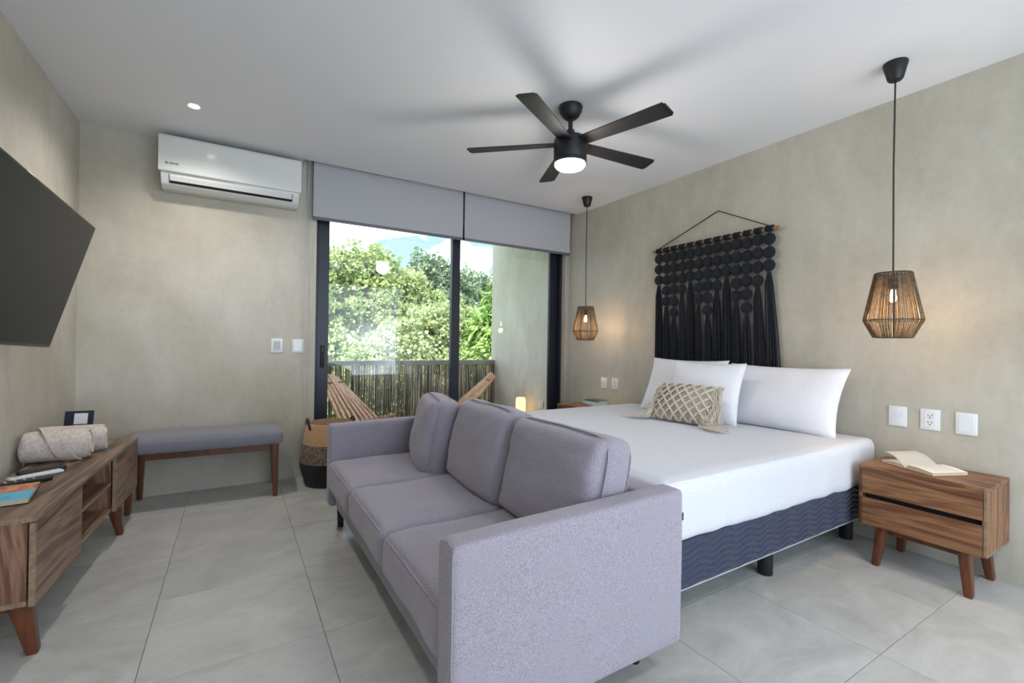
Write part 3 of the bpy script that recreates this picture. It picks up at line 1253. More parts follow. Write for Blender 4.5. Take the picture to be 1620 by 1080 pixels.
def roll(label, a, b, r, seed, flap=False):
    a, b = Vector(a), Vector(b)
    t = thing('rolled_towel', label, 'towel', (a+b)/2-Vector((0, 0, r)), 0, 'rolled beige towels on the media cabinet')
    ax = (b-a)
    L = ax.length
    ax.normalize()
    sd = Vector((0, 0, 1)).cross(ax).normalized()
    up = ax.cross(sd)
    # one terry sheet wound into a spiral, so the ends show its layers
    turns, n, m = 3.6, 118, 14
    th0 = R(250)
    thick = .0105

    def sp_r(q):
        return r*(.16+.84*q)

    def pt(q, al, off, k):
        th = th0-2*PI*turns*(1-q)
        e = 1-.10*abs(2*al-1)**6
        rad = (sp_r(q)+off)*e
        rad *= 1+(.035*nz3((al*2.5, math.cos(th), math.sin(th)), 1.5, seed) if q > .6 else 0)
        stag = .010*math.sin(5*q*turns+seed)*(2*al-1)*q
        p = a+ax*(L*al+stag)+(sd*math.cos(th)*1.10+up*math.sin(th)*.95)*rad
        p.z = max(p.z, ZT+.0005+off*.02)
        return p
    bm = BM()
    grid = {}
    for i in range(n+1):
        q = i/n
        for j in range(m+1):
            for o_i, off in enumerate((-thick/2, thick/2)):
                grid[i, j, o_i] = bm.verts.new(pt(q, j/m, off, i))
    for i in range(n):
        for j in range(m):
            bm.faces.new((grid[i, j, 1], grid[i+1, j, 1], grid[i+1, j+1, 1], grid[i, j+1, 1]))
            bm.faces.new((grid[i, j, 0], grid[i, j+1, 0], grid[i+1, j+1, 0], grid[i+1, j, 0]))
        for j in (0, m):
            bm.faces.new((grid[i, j, 0], grid[i+1, j, 0], grid[i+1, j, 1], grid[i, j, 1]))
    for i in (0, n):
        for j in range(m):
            bm.faces.new((grid[i, j, 0], grid[i, j, 1], grid[i, j+1, 1], grid[i, j+1, 0]))
    finish('towel_roll', bm, M['towel'], t, angle=70)
    if flap:
        # loose folded corner wound diagonally over the roll
        bm = BM()
        lay = []
        for off in (.012, .003):
            g_ = []
            for i in range(23):
                s = i/22
                row = []
                for j in range(5):
                    q = j/4
                    th = R(60)+s*R(190)
                    al = L*(.26+.50*s)+(q-.5)*.060
                    rad = r*1.03+off
                    p = a+ax*al+(sd*math.cos(th)*1.10+up*math.sin(th)*.95)*rad
                    p.z = max(p.z, ZT+.0005)
                    row.append(bm.verts.new(p))
                g_.append(row)
            lay.append(g_)
        A, B = lay
        for i in range(22):
            for j in range(4):
                bm.faces.new((A[i][j], A[i][j+1], A[i+1][j+1], A[i+1][j]))
                bm.faces.new((B[i][j], B[i+1][j], B[i+1][j+1], B[i][j+1]))
            for j in (0, 4):
                bm.faces.new((A[i][j], A[i+1][j], B[i+1][j], B[i][j]))
        for i in (0, 22):
            for j in range(4):
                bm.faces.new((A[i][j], B[i][j], B[i][j+1], A[i][j+1]))
        finish('folded_band', bm, M['towel'], t)
    return t


roll('front rolled beige towel with a diagonal fold on the media cabinet', (-.915, 3.285, ZT+.082), (-.655, 3.305, ZT+.084), .084, 1, True)
roll('beige towel roll mostly hidden behind the front towel on the media cabinet', (-.90, 3.475, ZT+.078), (-.625, 3.485, ZT+.078), .078, 2)

sg = thing('card_stand', 'small navy card in a stand with a blank white label behind the towels', 'sign', (-.79, 3.70, ZT))
sm_ = basis((-.865, 3.695, ZT), (1, -.10, 0), (0, .22, 1))
bm = BM()
box(bm, 0, .135, 0, .205, -.003, .003, .001, 1, 0, sm_)
finish('card', bm, M['navy_card'], sg, smooth=False)
bm = BM()
a, b = (.0030, .0038)
if sm_.col[2][1] > 0:
    a, b = -.0038, -.0030
box(bm, .045, .108, .125, .190, a, b, 0, 1, 0, sm_)
finish('white_label', bm, M['white_plastic'], sg, smooth=False)
bm = BM()
box(bm, .0, .135, -.0, .012, -.03, .03, .002, 1, 0, basis((-.865, 3.695, ZT), (1, -.10, 0), (0, 0, 1)))
finish('stand_foot', bm, M['black_soft'], sg)


def remote(label, p0, p1, w, h, mat, keys, seed, base=None):
    p0, p1 = Vector(p0), Vector(p1)
    t = thing('remote_control', label, 'remote control', ((p0+p1)/2), 0)
    L = (p1-p0).length
    m = basis(p0, p1-p0, Vector((0, 0, 1)).cross(p1-p0))
    bm = BM()
    box(bm, 0, L, -w/2, w/2, 0, h, min(h*.35, .006), 3, 0, m)
    body = finish('body', bm, mat, t)
    rnd = random.Random(seed)
    for i in range(keys):
        for j in range(3):
            bm = BM()
            cx_ = L*(.12+.62*i/max(1, keys-1))
            cy_ = (j-1)*w*.28
            box(bm, cx_-.004, cx_+.004, cy_-.0035, cy_+.0035, h-.0005, h+.0012, .001, 1, 0, m)
            finish('button', bm, base or M['plate_grey'], t, smooth=False)
    return t


remote('long black remote control lying between the blue book and the white remote', (-.905, 2.755, ZT), (-.70, 2.865, ZT), .042, .020, M['black_soft'], 6, 1)
remote('white remote control lying behind the long black remote', (-.85, 2.895, ZT), (-.70, 3.005, ZT), .045, .014, M['white_plastic'], 2, 2)
gc = thing('glasses_case', 'slim black case with a pale edge behind the white remote', 'case', (-.76, 3.04, ZT))
bm = BM()
rbox(bm, (0, 0, .011), (.17, .045, .022), .010, 12, 6, 4)
bm.transform(basis((-.775, 3.025, ZT), (.14, .075, 0), (-.075, .14, 0)))
finish('shell', bm, M['black_soft'], gc)
bm = BM()
box(bm, -.082, .0, .0205, .0232, .012, .0155, .001, 1, 0, basis((-.775, 3.025, ZT), (.14, .075, 0), (-.075, .14, 0)))
finish('pale_edge', bm, M['white_plastic'], gc)


def cover_mat():
    t = NT('book_cover_print')
    v = t.coord()
    sep = t.n.new('ShaderNodeSeparateXYZ')
    t.l.new(v, sep.inputs[0])
    n = t.noise(t.coord(scale=(1, 1, 1)), 28, 3, .6)
    pict = t.ramp(n, [(.3, S(60, 80, 120)), (.45, S(196, 96, 70)), (.55, S(226, 170, 120)), (.7, S(180, 60, 90))])
    g = t.n.new('ShaderNodeMath')
    g.operation = 'GREATER_THAN'
    g.inputs[1].default_value = .0
    t.l.new(sep.outputs[1], g.inputs[0])
    t.color(t.mix(g.outputs[0], S(88, 190, 222), pict))
    t.set(.35)
    return t.m


bk = thing('picture_book', 'thick paperback with a blue picture cover at the near end of the media cabinet', 'book', (-.79, 2.60, ZT), R(8))
bm = BM()
box(bm, -.105, .098, -.125, .125, .002, .020, .001)
finish('pages', bm, M['paper_edge'], bk, world_coords=False, smooth=False)
bm = BM()
box(bm, -.108, .102, -.128, .128, .020, .0218)
cv = finish('cover', bm, cover_mat(), bk, world_coords=False, smooth=False)
bm = BM()
box(bm, -.108, .102, -.128, .128, 0, .002)
finish('back_cover', bm, M['navy_card'], bk, world_coords=False, smooth=False)
bm = BM()
for r_i, (z_, wds) in enumerate(((-.055, (.05, .035)), (-.085, (.03, .06, .02)))):
    x_ = -.09
    for w_i in wds:
        k = x_
        while k < x_+w_i:
            box(bm, k, k+.004, z_, z_+.010, .0218, .0222)
            k += .006
        x_ += w_i+.012
finish('cover_lettering', bm, plain('cover_ink', S(40, 120, 160), .4), bk, world_coords=False, smooth=False)

# ================================================================== BENCH
bn = thing('bench', 'low bench with grey upholstered seat and brown tapered legs against the far wall', 'bench', (-.145, 4.035, 0), R(-2.5))
bw, bd = .47, .19
bm = BM()


def crown(p, u):
    p = p.copy()
    if u.z > -.2:
        p.z += .014*(1-u.x**4)*(1-u.y**4)*max(0, u.z)
    return p


rbox(bm, (0, 0, .438), (bw*2+.02, bd*2+.01, .098), .03, 40, 14, 6, crown)
finish('seat_cushion', bm, M['bench_fabric'], bn, world_coords=False)
for sy in (-1, 1):
    bm = BM()
    box(bm, -bw+.02, bw-.02, sy*(bd-.045)-.01, sy*(bd-.045)+.01, .345, .392, .002)
    finish('apron', bm, M['leg_wood'], bn, world_coords=False)
for sx in (-1, 1):
    bm = BM()
    box(bm, sx*(bw-.045)-.01, sx*(bw-.045)+.01, -bd+.045, bd-.045, .345, .392, .002)
    finish('end_rail', bm, M['leg_wood'], bn, world_coords=False)
    for sy in (-1, 1):
        bm = BM()
        leg_taper(bm, (sx*(bw-.045), sy*(bd-.035), .392), (sx*(bw-.05+.012), sy*(bd-.022), 0), .052, .032)
        finish('leg', bm, M['leg_wood'], bn, world_coords=False)

# ================================================================== BASKET
BXc, BYc = .695, 4.02
bs = thing('woven_basket', 'tall woven basket in tan, grey and black bands in the corner beside the door', 'basket', (BXc, BYc, 0))


def band(name, mat, pts):
    bm = BM()
    prof = []
    for (r_a, z_a), (r_b, z_b) in zip(pts, pts[1:]):
        k = max(2, int(abs(z_b-z_a)/.004))
        for i in range(k):
            f = i/k
            prof.append((r_a+(r_b-r_a)*f+.0016*math.sin(i*PI), z_a+(z_b-z_a)*f))
            prof.append((r_a+(r_b-r_a)*(f+.5/k)+.0022, z_a+(z_b-z_a)*(f+.5/k)))
    prof.append(pts[-1])
    lathe(bm, prof, BXc, BYc, 0, 56, False)
    return finish(name, bm, mat, bs, angle=60)


band('base_band', M['basket_black'], [(.001, .003), (.175, .003), (.195, .02), (.205, .07), (.224, .13), (.232, .19)])
band('middle_band', M['mixed_weave'], [(.2315, .1905), (.222, .26), (.209, .335)])
band('top_band', M['jute'], [(.2085, .3355), (.198, .41), (.183, .475), (.178, .498), (.172, .499), (.178, .45), (.2, .36)])
for s in (-1, 1):
    bm = BM()
    pts = []
    for i in range(15):
        f = i/14
        th = R(180 if s < 0 else 0)+(f-.5)*R(58)
        z = .455+.075*math.sin(PI*f)
        rr_b = .190-.012*math.sin(PI*f)
        pts.append((BXc+rr_b*math.cos(th), BYc+rr_b*math.sin(th), z))
    tube(bm, pts, .011, 8)
    finish('handle', bm, M['basket_black'], bs)

# ================================================================== SOFA
sofa = thing('sofa', 'mauve grey three seat sofa standing at the foot of the bed', 'sofa', (.93, 2.07, 0))


def wob(s, a, seed, crown_z=0, crown_front=0):
    def f(p, u):
        q = p.copy()
        q.z += crown_z*(1-u.x**4)*(1-u.y**4)*max(0, u.z)
        q.x -= crown_front*(1-u.y**4)*(1-u.z**2)*max(0, -u.x)
        n = nz3(p, s, seed)*a
        return q+Vector((n*u.x*abs(u.x), n*u.y*abs(u.y), n*u.z))
    return f


def seam(bm, pts, r=.0022):
    tube(bm, pts, r, 6)


# far and near arms
def arm(y0, y1, xf=.48, zb=.122):
    bm = BM()
    dx = xf-.48
    def f(p, u):
        q = p.copy()
        n = nz3(p, 4, 2)*.003
        q.y += n*u.y*abs(u.y)
        q.z += .008*u.x*max(0, u.z)
        return q
    rbox(bm, ((xf+1.37)/2, (y0+y1)/2, (zb+.654)/2), (1.37-xf, y1-y0, .654-zb), .018, 26, 6, 16, f)
    a_ = finish('arm', bm, M['sofa'], sofa)
    bm = BM()
    for y_ in (y0+.007, y1-.007):
        seam(bm, [(.4835+dx, y_, zb+.02), (.4835+dx, y_, .625), (.486+dx, y_, .634)])
    seam(bm, [(.486+dx, y0+.008, .634), (.487+dx, (y0+y1)/2, .646), (.486+dx, y1-.008, .634)])
    finish('piping', bm, M['sofa'], a_)
    return a_


arm(1.062, 1.160)
arm(2.985, 3.083, .512, .145)
bm = BM()
rbox(bm, (1.31, 2.0725, .385), (.12, 1.825, .52), .022, 6, 30, 12)
finish('back_frame', bm, M['sofa'], sofa)
bm = BM()
rbox(bm, (.90, 2.0725, .205), (.70, 1.825, .13), .012, 12, 30, 4)
finish('base', bm, M['sofa'], sofa)
sp = [1.162, 1.765, 2.375, 2.983]
for i in range(3):
    bm = BM()
    w = sp[i+1]-sp[i]
    rbox(bm, (.873, (sp[i]+sp[i+1])/2, .348), (.745, w-.004, .155), .032, 26, 22, 8, wob(5, .008, i+3, .02, .012))
    s_ = finish('seat_cushion', bm, M['sofa'], sofa)
    bm = BM()
    seam(bm, [(.512, sp[i]+.022, .400), (.506, sp[i]+.035, .416), (.502, sp[i]+.1, .421), (.500, (sp[i]+sp[i+1])/2, .425), (.502, sp[i+1]-.1, .421), (.506, sp[i+1]-.035, .416), (.512, sp[i+1]-.022, .400)], .0035)
    finish('piping', bm, M['sofa'], s_)
# back cushions: plump, slumping back
bc = [((1.135, 1.475, .622), .61, R(13), R(0), .435), ((1.130, 2.075, .628), .60, R(14), R(-3), .45), ((1.075, 2.665, .615), .56, R(12), R(-13), .44)]
for i, (c, w, lean, yawc, hh) in enumerate(bc):
    bm = BM()

    def f(p, u, i=i):
        q = p.copy()
        bul = (1-abs(u.y)**3)*(1-abs(u.z)**3)
        q.x += (.055 if u.x < 0 else .03)*bul*u.x
        q.z += .018*(1-u.y**2)*u.z*0+nz3(p, 5, i)*.012*u.z*abs(u.z)
        q.y *= 1-.035*(1-abs(u.z)**2)*0-.05*max(0, u.z)**3*(1-abs(u.x))*0
        n = nz3(p, 6, i+9)*.010+nz3((p.x, p.y*2.2, p.z*5), 5, i+4)*.006
        q.x += n*(-1 if u.x < 0 else 1)*(1-abs(u.z)**6)
        # dimple creases near the corners
        q.y += nz3(p, 7, i+20)*.008*abs(u.y)**3
        return q
    rbox(bm, (0, 0, 0), (.15, w, hh), .05, 8, 26, 22, f)
    mwx = Matrix.Translation(c) @ Matrix.Rotation(yawc, 4, 'Z') @ Matrix.Rotation(lean, 4, 'Y')
    bm.transform(mwx)
    c_ = finish('back_cushion', bm, M['sofa'], sofa)
    bm = BM()
    for xx in (-.048, .048):
        pts = []
        nn = 48
        for k in range(nn):
            th = 2*PI*k/nn
            cy_, cz_ = math.cos(th), math.sin(th)
            py = math.copysign(abs(cy_)**.28, cy_)*(w/2-.004)
            pz = math.copysign(abs(cz_)**.28, cz_)*(hh/2-.004)
            n_z = nz3((xx, py, pz), 5, i)*.012
            pts.append(mwx @ Vector((xx*1.15, py*1.0, pz+n_z*(1 if pz > 0 else -1)*.6)))
        tube(bm, pts, .0030, 6, True)
    finish('piping', bm, M['sofa'], c_)
for (x_, y_) in ((.59, 3.02), (.59, 1.13), (1.28, 1.20), (1.28, 3.0)):
    bm = BM()
    lathe(bm, [(0, .14), (.024, .14), (.018, .004), (.016, 0), (0, 0)], x_, y_, 0, 16, False)
    finish('foot', bm, M['black_soft'], sofa)
bm = BM()
box(bm, 1.369, 1.385, 1.075, 1.077, .545, .572)
lb = finish('fabric_label', bm, M['black_soft'], sofa, smooth=False)
tag(lb, 'small black label')

# ================================================================== BED
bed = thing('bed', 'king size bed base with navy wave-quilted box spring on black legs', 'bed', (2.38, 2.2, 0))
BY0, BY1_ = 1.225, 3.185
BX0_, BX1_ = 1.45, 3.335
bm = BM()
box(bm, BX0_, BX1_, BY0, BY1_, .172, .375, .01, 2)
box(bm, BX0_+.006, BX1_-.006, BY0+.006, BY1_-.006, .164, .172, mi=1)
bx_ = finish('box_spring', bm, [M['quilt'], M['plate_grey']], bed)
# quilted side in real relief
bm = BM()
nx_, nzq = 620, 56
z_lo, z_hi = .176, .372
gridv = []
for i in range(nx_+1):
    x_ = BX0_+.008+(BX1_-BX0_-.016)*i/nx_
    col = []
    for k in range(nzq+1):
        z_ = z_lo+(z_hi-z_lo)*k/nzq
        ph = x_/.172
        wv = .0095*math.sin(2*PI*ph)
        g_ = ((z_+wv)/.0275) % 1.0
        dd = min(g_, 1-g_)
        h = .0095*(1-math.exp(-(dd/.20)**2))
        h *= min(1, (k+.5)/4, (nzq-k+.5)/4)
        h += .0015*nz3((x_, 0, z_), 30)
        col.append(bm.verts.new((x_, BY0-.0005-h, z_)))
    gridv.append(col)
for i in range(nx_):
    for k in range(nzq):
        bm.faces.new((gridv[i][k], gridv[i+1][k], gridv[i+1][k+1], gridv[i][k+1]))
finish('quilted_side', bm, M['quilt'], bx_, angle=80)
bm = BM()
rbox(bm, (2.3925, 2.205, .492), (1.87, 1.93, .22), .04, 8, 8, 4)
finish('mattress', bm, M['sheet'], bed)
for (x_, y_) in ((1.52, 1.32), (2.36, 1.33), (3.24, 1.33), (1.52, 3.08), (2.36, 3.08), (3.24, 3.08)):
    bm = BM()
    lathe(bm, [(0, .165), (.036, .165), (.036, .004), (.034, 0), (0, 0)], x_, y_, 0, 24, False)
    finish('leg', bm, M['black_soft'], bed)

bm = BM()


def sheetf(p, u):
    q = p.copy()
    if u.z > .99:
        q.z += .006*(1-u.x**2)*(1-u.y**2)-.007-.010*u.y+.0022*nz3(p, 3, 5)+.0012*nz3((p.x*4, p.y, 0), 4, 8)
    side = max(abs(u.x), abs(u.y))
    if u.z < .9 and side > .98:
        n = nz3((p.x*5, p.y*5, p.z*1.2), 1.6, 3)*.006*(1-u.z)
        q += Vector((u.x*n if abs(u.x) > .98 else 0, u.y*n if abs(u.y) > .98 else 0, 0))
    if u.z < -.6:
        q.z += .002*math.sin(p.x*7)+.003*nz3(p, 2, 7)-.018*u.x*.5
    return q


rbox(bm, (2.392, 2.2025, .4895), (1.895, 1.985, .265), .045, 90, 90, 12, sheetf, skip_bottom=True)
sheet = finish('bed_sheet', bm, M['sheet'], None)
tag(sheet, 'smooth white sheet drawn tight over the mattress of the king bed', 'sheet')

# second sheet, turned back short of the pillows
bm = BM()
nu, nv = 60, 60
rows = []
for i in range(nu+1):
    row = []
    for j in range(nv+1):
        v_ = j/nv
        y_ = 1.225+(3.18-1.225)*v_
        xe = 2.80+.22*min(1, (y_-1.225)/.75)
        x_ = 1.455+(xe-1.455)*i/nu
        ux, uy = (x_-2.392)/.9475, (y_-2.2025)/.9925
        z_ = .622+.006*(1-ux**2)*(1-uy**2)-.007-.010*uy+.0042
        edge = max(0, abs(uy)-.955)/.035
        z_ -= .016*edge**2
        z_ -= .030*max(0, (1.50-x_)/.05)**2
        z_ += .0015*nz3((x_*2, y_*2, 0), 2, 4)
        row.append(bm.verts.new((x_, y_, z_)))
    rows.append(row)
low = [[bm.verts.new(v.co-Vector((0, 0, .004))) for v in row] for row in rows]
for i in range(nu):
    for j in range(nv):
        bm.faces.new((rows[i][j], rows[i+1][j], rows[i+1][j+1], rows[i][j+1]))
        bm.faces.new((low[i][j], low[i][j+1], low[i+1][j+1], low[i+1][j]))
for i in range(nu):
    bm.faces.new((rows[i][0], low[i][0], low[i+1][0], rows[i+1][0]))
    bm.faces.new((rows[i][nv], rows[i+1][nv], low[i+1][nv], low[i][nv]))
for j in range(nv):
    bm.faces.new((rows[nu][j], low[nu][j], low[nu][j+1], rows[nu][j+1]))
    bm.faces.new((rows[0][j], rows[0][j+1], low[0][j+1], low[0][j]))
fs_ = finish('top_sheet', bm, M['sheet'], None)
tag(fs_, 'flat white top sheet whose hem runs across the bed just before the pillows', 'sheet')


# ================================================================== PILLOWS
def pillow_bm(w, h, t, seed, n=30, pinch=.07, wr=.010):
    bm = BM()
    fr, bk_ = {}, {}
    for side, store in ((1, fr), (-1, bk_)):
        for i in range(n+1):
            for j in range(n+1):
                u, v = i/n*2-1, j/n*2-1
                u = math.copysign(abs(u)**.85, u)
                v = math.copysign(abs(v)**.85, v)
                if side < 0 and (i in (0, n) or j in (0, n)):
                    store[i, j] = fr[i, j]
                    continue
                x_ = w/2*u*(1-pinch*(1-v*v))
                y_ = h/2*v*(1-pinch*(1-u*u))
                th = ((1-abs(u)**2.6)*(1-abs(v)**2.6))**.55
                wk = nz3((x_*3, y_*3, side), 1.6, seed)*wr*2+nz3((u*1.2, v*5, side), 1.5, seed+3)*wr*.8*(abs(u)**2)+nz3((u*5, v*1.2, side), 1.5, seed+5)*wr*.8*(abs(v)**2)
                z_ = side*(t/2*th+wk*min(1, th*1.5))
                store[i, j] = bm.verts.new((x_, y_, z_))
    for side, store in ((1, fr), (-1, bk_)):
        for i in range(n):
            for j in range(n):
                q = (store[i, j], store[i+1, j], store[i+1, j+1], store[i, j+1])
                bm.faces.new(q if side > 0 else q[::-1])
    return bm


def lean_m(c, lean, yaw_=0):
    m = Matrix((Vector((0, -1, 0)), Vector((math.sin(lean), 0, math.cos(lean))), Vector((-math.cos(lean), 0, math.sin(lean))))).transposed().to_4x4()
    return Matrix.Translation(c) @ Matrix.Rotation(yaw_, 4, 'Z') @ m


def pillow(label, w, h, t, seed, c, lean, yaw_=0, mat='pillow', group=None, name='pillow'):
    bm = pillow_bm(w, h, t, seed)
    bm.transform(Matrix.Rotation(0, 4, 'X'))
    o = finish(name, bm, M[mat], None, angle=75)
    o.matrix_world = lean_m(c, lean, yaw_)
    tag(o, label, 'pillow', group)
    return o


pillow('long white pillow against the wall on the near side of the bed', .80, .47, .17, 1, (3.185, 1.725, .826), R(24), R(0), group='white bed pillows')
pillow('white pillow against the wall on the far side, mostly hidden by the square pillow', .74, .48, .15, 2, (3.18, 2.505, .836), R(22), R(0), group='white bed pillows')
pillow('square white pillow standing in front, behind the fringed cushion', .60, .46, .15, 3, (2.975, 2.155, .830), R(15), R(2), group='white bed pillows')

# macrame cushion
mc = thing('macrame_cushion', 'small beige macrame cushion with diamond lattice and long fringes on the bed', 'cushion', (2.735, 2.10, .64))
cw, chh, ct = .47, .30, .13
cm = lean_m((2.745, 2.12, .762), R(33), R(6))
bm = pillow_bm(cw, chh, ct, 6, 26, .03, .004)
bm.transform(cm)
finish('cushion_body', bm, M['cushion_base'], mc, angle=75)


def cz(u, v):
    if abs(u) > 1 or abs(v) > 1:
        return 0
    return ct/2*((1-abs(u)**2.6)*(1-abs(v)**2.6))**.55


bm = BM()
step = .074
rng = random.Random(3)
for sgn in (1, -1):
    for k in range(-6, 7):
        for off in (-.0045, .0045):
            pts = []
            for i in range(31):
                y_ = -chh/2+chh*i/30
                x_ = k*step+sgn*y_*.95+off+rng.uniform(-.0008, .0008)
                if abs(x_) > cw/2-.006:
                    if len(pts) > 2:
                        tube(bm, pts, .0042, 5)
                    pts = []
                    continue
                pts.append(cm @ Vector((x_, y_*.985, cz(x_/(cw/2), y_/(chh/2))+.0045)))
            if len(pts) > 2:
                tube(bm, pts, .0042, 5)
finish('lattice_cords', bm, M['cream_cord'], mc)
bm = BM()
ky = -chh/2+.01
while ky < chh/2:
    for k in range(-6, 7):
        for sg_ in (0,):
            pass
    ky += .04
for j in range(-2, 3):
    for k in range(-4, 5):
        x_ = (k+(j % 2)*.5)*step
        y_ = j*step/2/.95
        if abs(x_) < cw/2-.02 and abs(y_) < chh/2-.01:
            p = cm @ Vector((x_, y_, cz(x_/(cw/2), y_/(chh/2))+.008))
            bmesh.ops.create_icosphere(bm, subdivisions=1, radius=.0095, matrix=Matrix.Translation(p))
finish('knots', bm, M['cream_cord'], mc)
zb = .642
for s, nm in ((1, 'right'), (-1, 'left')):
    bm = BM()
    rng = random.Random(20+s)
    for k in range(95):
        v_ = rng.uniform(-.92, .98)
        start = cm @ Vector((s*(cw/2-.012-rng.uniform(0, .05 if s > 0 else .01)), v_*chh/2, cz(.93, v_)+rng.uniform(0, .02)))
        outw = Vector((0, -1 if s > 0 else 1, 0))
        L = rng.uniform(.14, .23)
        p1 = start+outw*rng.uniform(.01, .035)+Vector((-.012, 0, -.02))
        zf = zb+rng.uniform(.002, .012)
        drop = max(.01, p1.z-zf)
        p2 = p1+outw*rng.uniform(.0, .03)+Vector((rng.uniform(-.06, .0), 0, -drop*.6))
        p3 = Vector((p2.x+rng.uniform(-.05, .0), p2.y+outw.y*rng.uniform(.0, .03), zf))
        p4 = p3+outw*max(0.02, L-drop)*rng.uniform(.4, .9)+Vector((rng.uniform(-.07, .02), 0, 0))
        p4.z = zb+.003
        tube(bm, [start, p1, p2, p3, p4], [.0032, .0032, .003, .0028, .002], 4)
    fo = finish('fringe', bm, M['cream_cord'], mc, kind='stuff')


# ================================================================== NIGHTSTANDS
def nightstand(label, x0, y0):
    t = thing('nightstand', label, 'nightstand', (x0, y0, 0), 0, 'walnut nightstands beside the bed')
    D, L, za, zb_ = .362, .506, .205, .528
    k = dict(world_coords=False)
    bm = BM()
    box(bm, 0, D, 0, L, zb_-.018, zb_, .001)
    finish('top', bm, M['walnut_y'], t, **k)
    for yy in (0, L-.016):
        bm = BM()
        box(bm, .0, D, yy, yy+.016, za, zb_-.018, .0008)
        s = finish('side_panel', bm, M['walnut_z'], t, **k)
    bm = BM()
    box(bm, .002, D, -.0008, .0165, za, za+.010)
    finish('edge_band', bm, M['edge'], t, **k)
    bm = BM()
    box(bm, -.001, .0006, .0, .010, za+.0105, zb_-.001)
    finish('edge_band', bm, M['edge'], t, **k)
    bm = BM()
    box(bm, .003, D, .016, L-.016, za, za+.016)
    finish('bottom_panel', bm, M['walnut_y'], t, **k)
    bm = BM()
    box(bm, D-.006, D, .016, L-.016, za+.016, zb_-.018)
    finish('back_panel', bm, M['walnut_y'], t, **k)
    bm = BM()
    box(bm, .035, .040, .016, L-.016, za+.016, zb_-.018)
    finish('gap_shade_sheet', bm, M['dark'], t, **k)  # dark sheet behind the drawer gap, its shade put into the colour
    for (a, b) in ((za-.002, .352), (.375, zb_-.019)):
        bm = BM()
        prism(bm, [(.0, a), (.018, a), (.018, b-.0 if a > .3 else b-.012), (.0, b)] if a < .3 else [(.0, a), (.018, a+.012), (.018, b), (.0, b)], 1, .0115, L-.001)
        d = finish('drawer', bm, M['walnut_y'], t, smooth=False, **k)
        bm = BM()
        box(bm, .018, .30, .03, L-.03, a+.02, b-.02)
        finish('drawer_box', bm, M['dark'], d, **k)
    ins = .062
    for sx, xt, xb in ((-1, .045, -.012), (1, D-.045, D-.035)):
        for sy, yt, yb2 in ((-1, .085, .062), (1, L-.085, L-.09+.01)):
            bm = BM()
            yb3 = .058 if sy < 0 else L-.085
            xb = -.012 if sx < 0 else D-.045
            leg_taper(bm, (xt, yt if sy < 0 else L-.095, za), (xb+.01, yb3 if sy < 0 else L-.082, 0), .058, .036, .046, .034)
            finish('leg', bm, M['leg_wood'], t, **k)
    bm = BM()
    box(bm, .045, .062, .11, L-.12, za-.038, za, .001)
    finish('leg_rail', bm, M['leg_wood'], t, **k)
    bm = BM()
    box(bm, D-.06, D-.043, .11, L-.12, za-.038, za, .001)
    finish('leg_rail', bm, M['leg_wood'], t, **k)
    return t


NS = nightstand('walnut two drawer nightstand on the near side of the bed, under the open book', 2.982, .656)
NS2 = copy_tree(NS)
NS2.location = (2.982, 3.44, 0)
tag(NS2, 'walnut nightstand on the far side of the bed by the sliding door, mostly hidden')

# open book
ob = thing('open_book', 'open paperback lying face up on the near nightstand', 'book', (3.16, .99, .529))
zt = .5285
hb = basis((3.165, .945, zt), (math.cos(R(-24)), math.sin(R(-24)), 0), (math.sin(R(24)), math.cos(R(24)), 0))
# local: x = page height direction (away), y = page width, spine along x at y = 0


def page_block(s, hmax, wd, mat, name, zb_, arch, lift=0.0):
    bm = BM()
    n = 14
    Hh = .205
    top, bot = [], []
    for i in range(n+1):
        f = i/n
        y_ = s*wd*f
        zt_ = zb_+hmax*(1-.25*f)*min(1, (f*6+.25))+arch*math.sin(PI*min(1, f*1.1))*.5+lift*f*f
        zl = zb_+(lift*f*f*.0)
        top.append((y_, zt_))
        bot.append((y_, zl))
    poly = top+bot[::-1]
    A = [bm.verts.new((-Hh/2, y_, z_)) for y_, z_ in poly]
    B = [bm.verts.new((Hh/2, y_, z_)) for y_, z_ in poly]
    m_ = len(poly)
    for i in range(n):
        f1 = bm.faces.new((A[i], A[i+1], B[i+1], B[i]))
        f1.material_index = 1
        bm.faces.new((A[m_-1-i], B[m_-1-i], B[m_-2-i], A[m_-2-i]))
        bm.faces.new((A[i], A[m_-1-i], A[m_-2-i], A[i+1]))
        bm.faces.new((B[i], B[i+1], B[m_-2-i], B[m_-1-i]))
    for i in (n, m_-1):
        bm.faces.new((A[i], B[i], B[(i+1) % m_], A[(i+1) % m_]))
    bm.transform(hb)
    return finish(name, bm, [M['paper_edge'], M['paper']], ob, angle=30)


page_block(1, .020, .135, None, 'page_block', .0, .012)
page_block(-1, .024, .140, None, 'page_block', .0, .008)
bm = BM()
